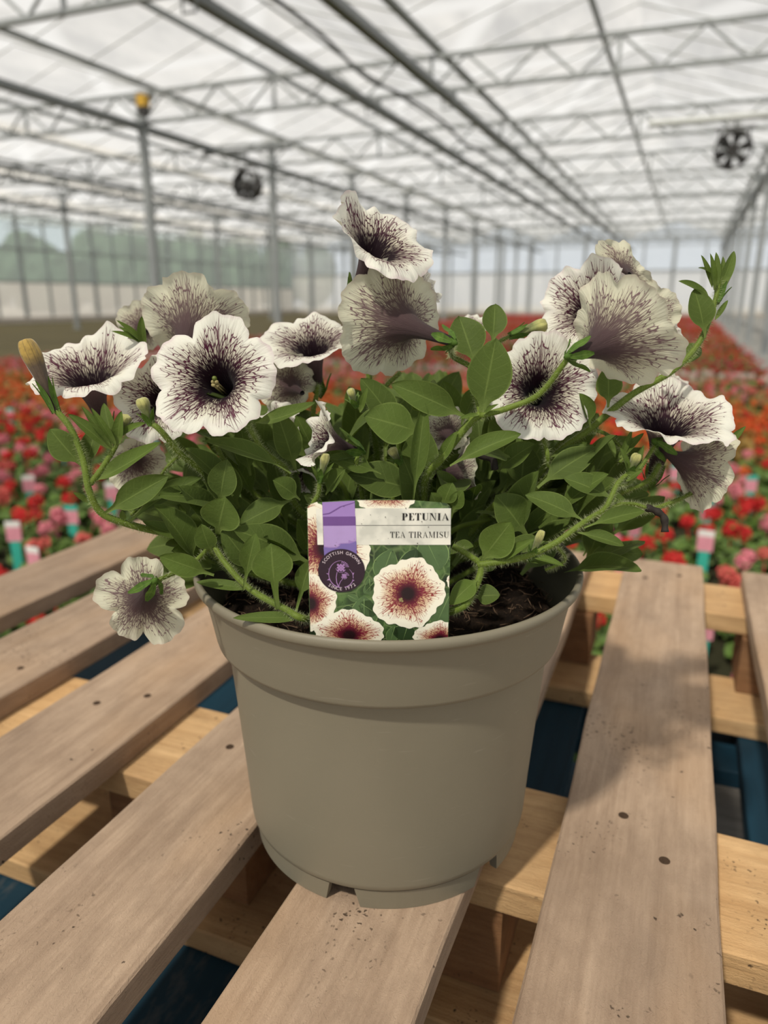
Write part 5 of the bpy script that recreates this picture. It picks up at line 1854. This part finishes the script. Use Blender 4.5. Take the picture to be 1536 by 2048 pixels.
E_ = lambda x, y: (x - 130, y - 105)
g = []
g += stroke([E_(430 + 112 * math.cos(a) * 1.0, 800 + 128 * math.sin(a)) for a in [PI * 1.52 - i * (PI * 1.0) / 24 for i in range(25)]], 3, 9)
g += stroke([E_(450 + 92 * math.cos(a), 830 + 96 * math.sin(a)) for a in [-.9 + i * (PI * .75) / 20 for i in range(21)]], 3, 8)
for (x, y, dx, dy) in ((322, 760, -10, -22), (316, 800, -22, -6), (326, 850, -26, 8), (540, 800, 12, -16), (536, 860, 18, -2)):
    g.append([E_(x - 5, y - 8), E_(x + dx, y + dy), E_(x + 5, y + 8)])
g += stroke([E_(395, 780), E_(386, 830), E_(390, 880), E_(405, 920)], 5, 8)
g += stroke([E_(450, 840), E_(425, 870), E_(412, 900), E_(408, 922)], 4, 6)
flatpoly('emblem_drawing', g, H1 * 8, M['mauveink'], em)
g = []
for (cx_, cy__, r) in ((430, 738, 42), (460, 818, 26)):
    for i in range(-3, 4):
        for j in range(-3, 4):
            x, y = i * r / 3.2, j * r / 3.2
            if x * x + y * y < r * r * .95 and (i + j) % 2 == 0:
                q = r / 3.4
                g.append([E_(cx_ + x - q, cy__ + y), E_(cx_ + x, cy__ + y - q), E_(cx_ + x + q, cy__ + y), E_(cx_ + x, cy__ + y + q)])
    g += stroke([E_(cx_ + r * 1.08 * math.cos(a), cy__ + r * 1.08 * math.sin(a)) for a in [.4 + i * 2.6 / 14 for i in range(15)]], 4)
    for i in range(6):
        a = -1.35 + i * .24
        g.append([E_(cx_ + r * .75 * math.cos(a - .05), cy__ + r * .9 * math.sin(a - .05)), E_(cx_ + r * 1.75 * math.cos(a - .08), cy__ + r * 1.55 * math.sin(a - .08)), E_(cx_ + r * 1.75 * math.cos(a + .06), cy__ + r * 1.55 * math.sin(a + .06))])
flatpoly('emblem_thistle', g, H1 * 8, M['mauveink'], em)

_gl = {}


def sans(ch):
    if ch not in _gl:
        cu = bpy.data.curves.new('glyph', 'FONT')
        cu.body = ch
        cu.align_x = 'CENTER'
        cu.resolution_u = 3
        ob = bpy.data.objects.new('glyph', cu)
        C.objects.link(ob)
        bpy.context.view_layer.update()
        me = bpy.data.meshes.new_from_object(ob.evaluated_get(bpy.context.evaluated_depsgraph_get()))
        _gl[ch] = ([(v.co.x, v.co.y) for v in me.vertices], [tuple(p.vertices) for p in me.polygons])
        bpy.data.objects.remove(ob)
        bpy.data.curves.remove(cu)
        bpy.data.meshes.remove(me)
    return _gl[ch]


def arc_text(text, rad, a_mid, size, step, name, inside=False):
    b = MB()
    wd = {'I': .55, ' ': .75, 'W': 1.35, 'O': 1.15, 'G': 1.1, 'N': 1.1, 'R': 1.0, 'T': .95, '1': .7}
    adv = [wd.get(c, 1.0) for c in text]
    tot = sum(adv)
    x = -tot / 2
    for ch, ad in zip(text, adv):
        u = (x + ad / 2) * step
        x += ad
        if ch == ' ':
            continue
        V, F = sans(ch)
        a = a_mid + (u if not inside else -u)
        if not inside:
            ex, ey_ = (-math.sin(a), math.cos(a)), (math.cos(a), math.sin(a))
        else:
            ex, ey_ = (math.sin(a), -math.cos(a)), (-math.cos(a), -math.sin(a))
        c0 = (ecx + rad * math.cos(a), ecy + rad * .965 * math.sin(a))
        VV = []
        for (vx, vy) in V:
            vx, vy = vx * size, (vy - .35) * size
            VV.append(T(c0[0] + ex[0] * vx + ey_[0] * vy, c0[1] + ex[1] * vx + ey_[1] * vy, H1 * 8))
        b.add(VV, F)
    return b.mesh(name, M['whiteink'], em, False)


arc_text('SCOTTISH GROWN', 180, -PI / 2, 42, .168, 'emblem_lettering')
arc_text('SINCE 1972', 180, PI / 2 - .02, 44, .165, 'emblem_date_lettering', inside=True)
# soil specks splashed on the card
r_ = random.Random(12)
g = []
for i in range(150):
    x, y = r_.uniform(20, 1280), 1360 * (1 - r_.random() ** 1.3)
    rr = r_.choice((2, 2, 2.5, 3, 4, 5))
    g.append([(x + rr * math.cos(a) * r_.uniform(.6, 1.3), y + rr * math.sin(a) * r_.uniform(.6, 1.3)) for a in (0, 1.1, 2.2, 3.3, 4.4, 5.4)])
o = flatpoly('soil_specks', g, H1 * 9, M['dirt'])
o['kind'] = 'stuff'

#BEDS
# ------------------------------------------------------------------ flower bed of the greenhouse
st(MB().box(-8.2, .75, FZ, .92, 36.5, FZ + .035).mesh('floor_bed', M['bed']))
st(MB().box(-8.2, -.5, FZ, -1.02, .75, FZ + .035).mesh('floor_bed_side', M['bed']))
br = random.Random(77)


def bleaf(V, F, c, d, r, rnd):
    d = d.normalized()
    t1 = d.orthogonal().normalized()
    t1 = Matrix.Rotation(rnd.uniform(0, 6.28), 3, d) @ t1
    t2 = d.cross(t1)
    b0 = len(V)
    V.append(c - d * r * .18)
    n = 7
    for k in range(n):
        a = 2 * PI * k / n
        V.append(c + (t1 * math.cos(a) + t2 * math.sin(a)) * r * (1 + .12 * math.cos(3 * a)))
    for k in range(n):
        F.append((b0, b0 + 1 + k, b0 + 1 + (k + 1) % n))


def foliage_geo(seed, n, R, H, lr):
    rnd = random.Random(seed)
    V, F = [], []
    for _ in range(n):
        th = rnd.uniform(0, 2 * PI)
        u = rnd.random() ** .6
        el = math.acos(max(0, 1 - u))
        rr = rnd.uniform(.65, 1)
        dv = Vector((math.sin(el) * math.cos(th), math.sin(el) * math.sin(th), math.cos(el)))
        c = Vector((dv.x * (R - lr) * rr, dv.y * (R - lr) * rr, .035 + dv.z * H * rr))
        bleaf(V, F, c, dv + Vector((rnd.gauss(0, .35), rnd.gauss(0, .35), .6)), lr * rnd.uniform(.7, 1.1), rnd)
    return V, F


def head_geo(seed, R, nf):
    rnd = random.Random(seed)
    V, F = [], []
    for k in range(nf):
        z = 1 - 1.5 * (k + .5) / nf
        a = k * 2.39996 + rnd.uniform(-.2, .2)
        s = math.sqrt(max(0, 1 - z * z))
        d = Vector((s * math.cos(a), s * math.sin(a), z))
        c = d * R * rnd.uniform(.75, 1.0)
        d = (d + Vector((rnd.gauss(0, .2), rnd.gauss(0, .2), rnd.gauss(0, .2)))).normalized()
        t1 = d.orthogonal().normalized()
        t2 = d.cross(t1)
        b0 = len(V)
        fr = R * .42
        V.append(c - d * fr * .3)
        n = 10
        for q in range(n):
            an = 2 * PI * q / n
            rr = fr * (1.0 if q % 2 == 0 else .62)
            V.append(c + (t1 * math.cos(an) + t2 * math.sin(an)) * rr)
        for q in range(n):
            F.append((b0, b0 + 1 + q, b0 + 1 + (q + 1) % n))
    # short flower stalk
    b0 = len(V)
    for z in (-R * .3, -R * 2.6):
        for q in range(4):
            V.append(Vector((.0022 * math.cos(q * PI / 2), .0022 * math.sin(q * PI / 2), z)))
    for q in range(4):
        F.append((b0 + q, b0 + 4 + q, b0 + 4 + (q + 1) % 4, b0 + (q + 1) % 4))
    return V, F


def mesh_of(name, V, F, mat):
    me = bpy.data.meshes.new(name)
    me.from_pydata([tuple(v) for v in V], [], F)
    me.materials.append(mat)
    me.polygons.foreach_set('use_smooth', [False] * len(F))
    return me


COLS = {'red': srgb(214, 52, 52), 'pink': srgb(234, 142, 156), 'orange': srgb(226, 104, 54), 'salmon': srgb(226, 112, 104), 'white': srgb(236, 220, 212), 'magenta': srgb(196, 44, 84)}
for k, c in COLS.items():
    b_ = NB('bedding_' + k)
    f_ = b_.noise(b_.obj(), 60, 2)
    cc = b_.mix(f_, tuple(x * .8 for x in c[:3]) + (1,), c)
    M['b_' + k] = b_.done(b_.mixsh(.3, b_.principled(cc, .6, spec=.25), b_.transl(cc)))
FOL = [mesh_of('bedding_foliage', *foliage_geo(200 + i, 60, .082, .125, .024), M['bedleaf']) for i in range(4)]
FOLO = [mesh_of('bedding_foliage', *foliage_geo(230 + i, 60, .082, .125, .024), M['bedleaf2']) for i in range(2)]
HEADS = {k: [mesh_of('bedding_head', *head_geo(300 + i, .025 + .004 * i, 18), M['b_' + k]) for i in range(2)] for k in COLS}


def colour_at(x, y, rnd):
    q = rnd.random()
    yy = y + .5 * noise.noise(Vector((x * .6, y * .6, 3)))
    if yy < 3.1:
        return 'red' if q < .52 else ('pink' if q < .9 else 'salmon')
    if yy < 4.1:
        return 'pink' if q < .45 else ('red' if q < .8 else 'orange')
    if yy < 6.0:
        return 'orange' if q < .92 else 'red'
    if yy < 7.6:
        return 'salmon' if q < .6 else ('pink' if q < .85 else 'red')
    if yy < 8.4:
        return 'white' if q < .6 else 'pink'
    if yy < 11.5:
        return 'magenta' if q < .6 else 'red'
    if int(yy / 3) % 3 == 0:
        return 'red'
    return 'salmon' if q < .5 else ('red' if q < .8 else 'pink')


lp = []
for (px, py, z) in ((1412, 1040, -.42), (1408, 1105, -.42), (1268, 1075, -.42), (1405, 1285, -.42), (1465, 1545, -.42), (30, 1085, -.42), (145, 1050, -.42), (130, 905, -.42), (22, 838, -.42), (1185, 1035, -.42), (405, 990, -.42),
                    (60, 985, -.42), (1500, 985, -.42), (1460, 905, -.42), (1350, 960, -.42), (225, 1000, -.42), (310, 880, -.42), (70, 1140, -.42)):
    q = P(px, py, 1) - CPOS
    q = CPOS + q * ((z - CAM_H) / q.z)
    lp.append((q.x, q.y))

SPC = .172
cand, far = [], []
iy = 0
y = .86
while y < 36:
    s_ = SPC if y < 9 else SPC * 1.35
    x = -8.1 + (s_ / 2 if iy % 2 else 0)
    while x < .86:
        xx, yy = x + br.uniform(-.012, .012), y + br.uniform(-.012, .012)
        x += s_
        if -1.0 < xx < .36 and yy < 1.18 or any((xx - a) ** 2 + (yy - c) ** 2 < .088 ** 2 for a, c in lp):
            continue
        q = pix((xx, yy, FZ + .17))
        if q[2] < .3 or not (-900 < q[0] < 2300) or q[1] > 1640:
            continue
        if not (-70 < q[0] < 1606):
            far.append((xx, yy))
            continue
        hidden = (470 < q[0] < 1090 and q[1] > 800) or (q[1] > 1330 and q[0] < 1100) or (q[0] < 460 and q[1] > 1180 and q[0] > 120)
        if not hidden and yy < 9:
            cand.append((q[2], xx, yy))
        else:
            far.append((xx, yy))
    y += s_ * .87
    iy += 1
y = -.3
while y < .8:
    x = -2.6
    while x < -1.1:
        q = pix((x, y, FZ + .17))
        if any((x - a) ** 2 + (y - c) ** 2 < .088 ** 2 for a, c in lp):
            x += SPC
            continue
        if q[2] > .3 and -70 < q[0] < 400:
            cand.append((q[2], x + br.uniform(-.01, .01), y))
        x += SPC
    y += SPC
cand.sort()
near, rest = cand[:300], cand[300:]
far += [(x, y) for _, x, y in rest]
for d_, x, y in near:
    c = colour_at(x, y, br)
    side = 'left' if pix((x, y, FZ + .17))[0] < 700 else 'right'
    r = thing('bedding_plant', '%s flowering bedding plant in the crowded bed beyond the %s side of the pallet' % (c, side), 'plant', (x, y, FZ + .035), '%s bedding plants beyond the %s side of the pallet' % (c, side))
    r.rotation_euler = (0, 0, br.uniform(0, 6.28))
    o = bpy.data.objects.new('foliage', br.choice(FOLO if c == 'orange' else FOL))
    C.objects.link(o)
    o.parent = r
    for k in range(br.choice((1, 2, 2, 3))):
        a, rr = br.uniform(0, 6.28), br.uniform(.0, .055)
        h = bpy.data.objects.new('flower_head', br.choice(HEADS[c]))
        C.objects.link(h)
        h.parent = r
        h.location = (rr * math.cos(a), rr * math.sin(a), br.uniform(.165, .20) - rr * .5)
        h.rotation_euler = (br.uniform(-.3, .3), br.uniform(-.3, .3), br.uniform(0, 6))
# the rest of the bed as one mass
MV, MF, MI = [], [], []
mats = [M['bedleaf'], M['bedleaf2']] + [M['b_' + k] for k in COLS]
ci = {k: i + 2 for i, k in enumerate(COLS)}
LOWF = [foliage_geo(400 + i, 16, .10, .125, .036) for i in range(3)]
LOWH = [head_geo(420 + i, .026, 7) for i in range(2)]


def put(V, F, off, ang, mi):
    b0 = len(MV)
    ca, sa = math.cos(ang), math.sin(ang)
    for v in V:
        MV.append((off[0] + v[0] * ca - v[1] * sa, off[1] + v[0] * sa + v[1] * ca, off[2] + v[2]))
    for f in F:
        MF.append(tuple(i + b0 for i in f))
        MI.append(mi)


for x, y in far:
    c = colour_at(x, y, br)
    V, F = br.choice(LOWF)
    put(V, F, (x, y, FZ + .03), br.uniform(0, 6.28), 1 if c == 'orange' else 0)
    for k in range(br.choice((1, 2, 2, 3) if y > 6 else (1, 2, 3))):
        V, F = br.choice(LOWH)
        put(V, F, (x + br.uniform(-.07, .07), y + br.uniform(-.07, .07), FZ + .03 + br.uniform(.14, .185)), br.uniform(0, 6.28), ci[c])
o = mk('bedding_mass', MV, MF, None, None, False, mats=mats, midx=MI, loc=(-3.5, 15, FZ))
tag(o, 'distant massed rows of red, orange and pink bedding flowers filling the bed behind', 'flowers', kind='stuff')

# small picture labels standing in the bed
M['teal'] = plain('teal_plastic', srgb(70, 190, 170), 0.35)
M['pinkcard'] = plain('pink_picture', srgb(240, 160, 176), 0.35, noise_scale=90, amt=0.25)
M['whitecard'] = plain('glossy_white', srgb(246, 244, 240), 0.15)
for k, (x, y) in enumerate(lp):
    side = 'left' if pix((x, y, -.4))[0] < 700 else 'right'
    r = thing('bedding_label', 'small pink and teal picture label in the bed beyond the %s side of the pallet' % side, 'label', (x, y, FZ + .035), 'picture labels in the bed, %s' % side)
    r.rotation_euler = (0, 0, YAW + br.uniform(-.5, .5))
    z0 = FZ + .035

    def lbox(name, zz0, zz1, w_, t_, mat):
        b = MB().box(-w_, -t_, zz0, w_, t_, zz1)
        o = b.mesh(name, mat, None)
        o.parent = r
        o.location = (0, 0, 0)
    lbox('stake', 0, .125, .016, .0006, M['teal'])
    lbox('picture', .125, .175, .024, .0007, M['pinkcard'])
    lbox('title_band', .175, .195, .024, .0008, M['whitecard'] if k % 2 else M['teal'])
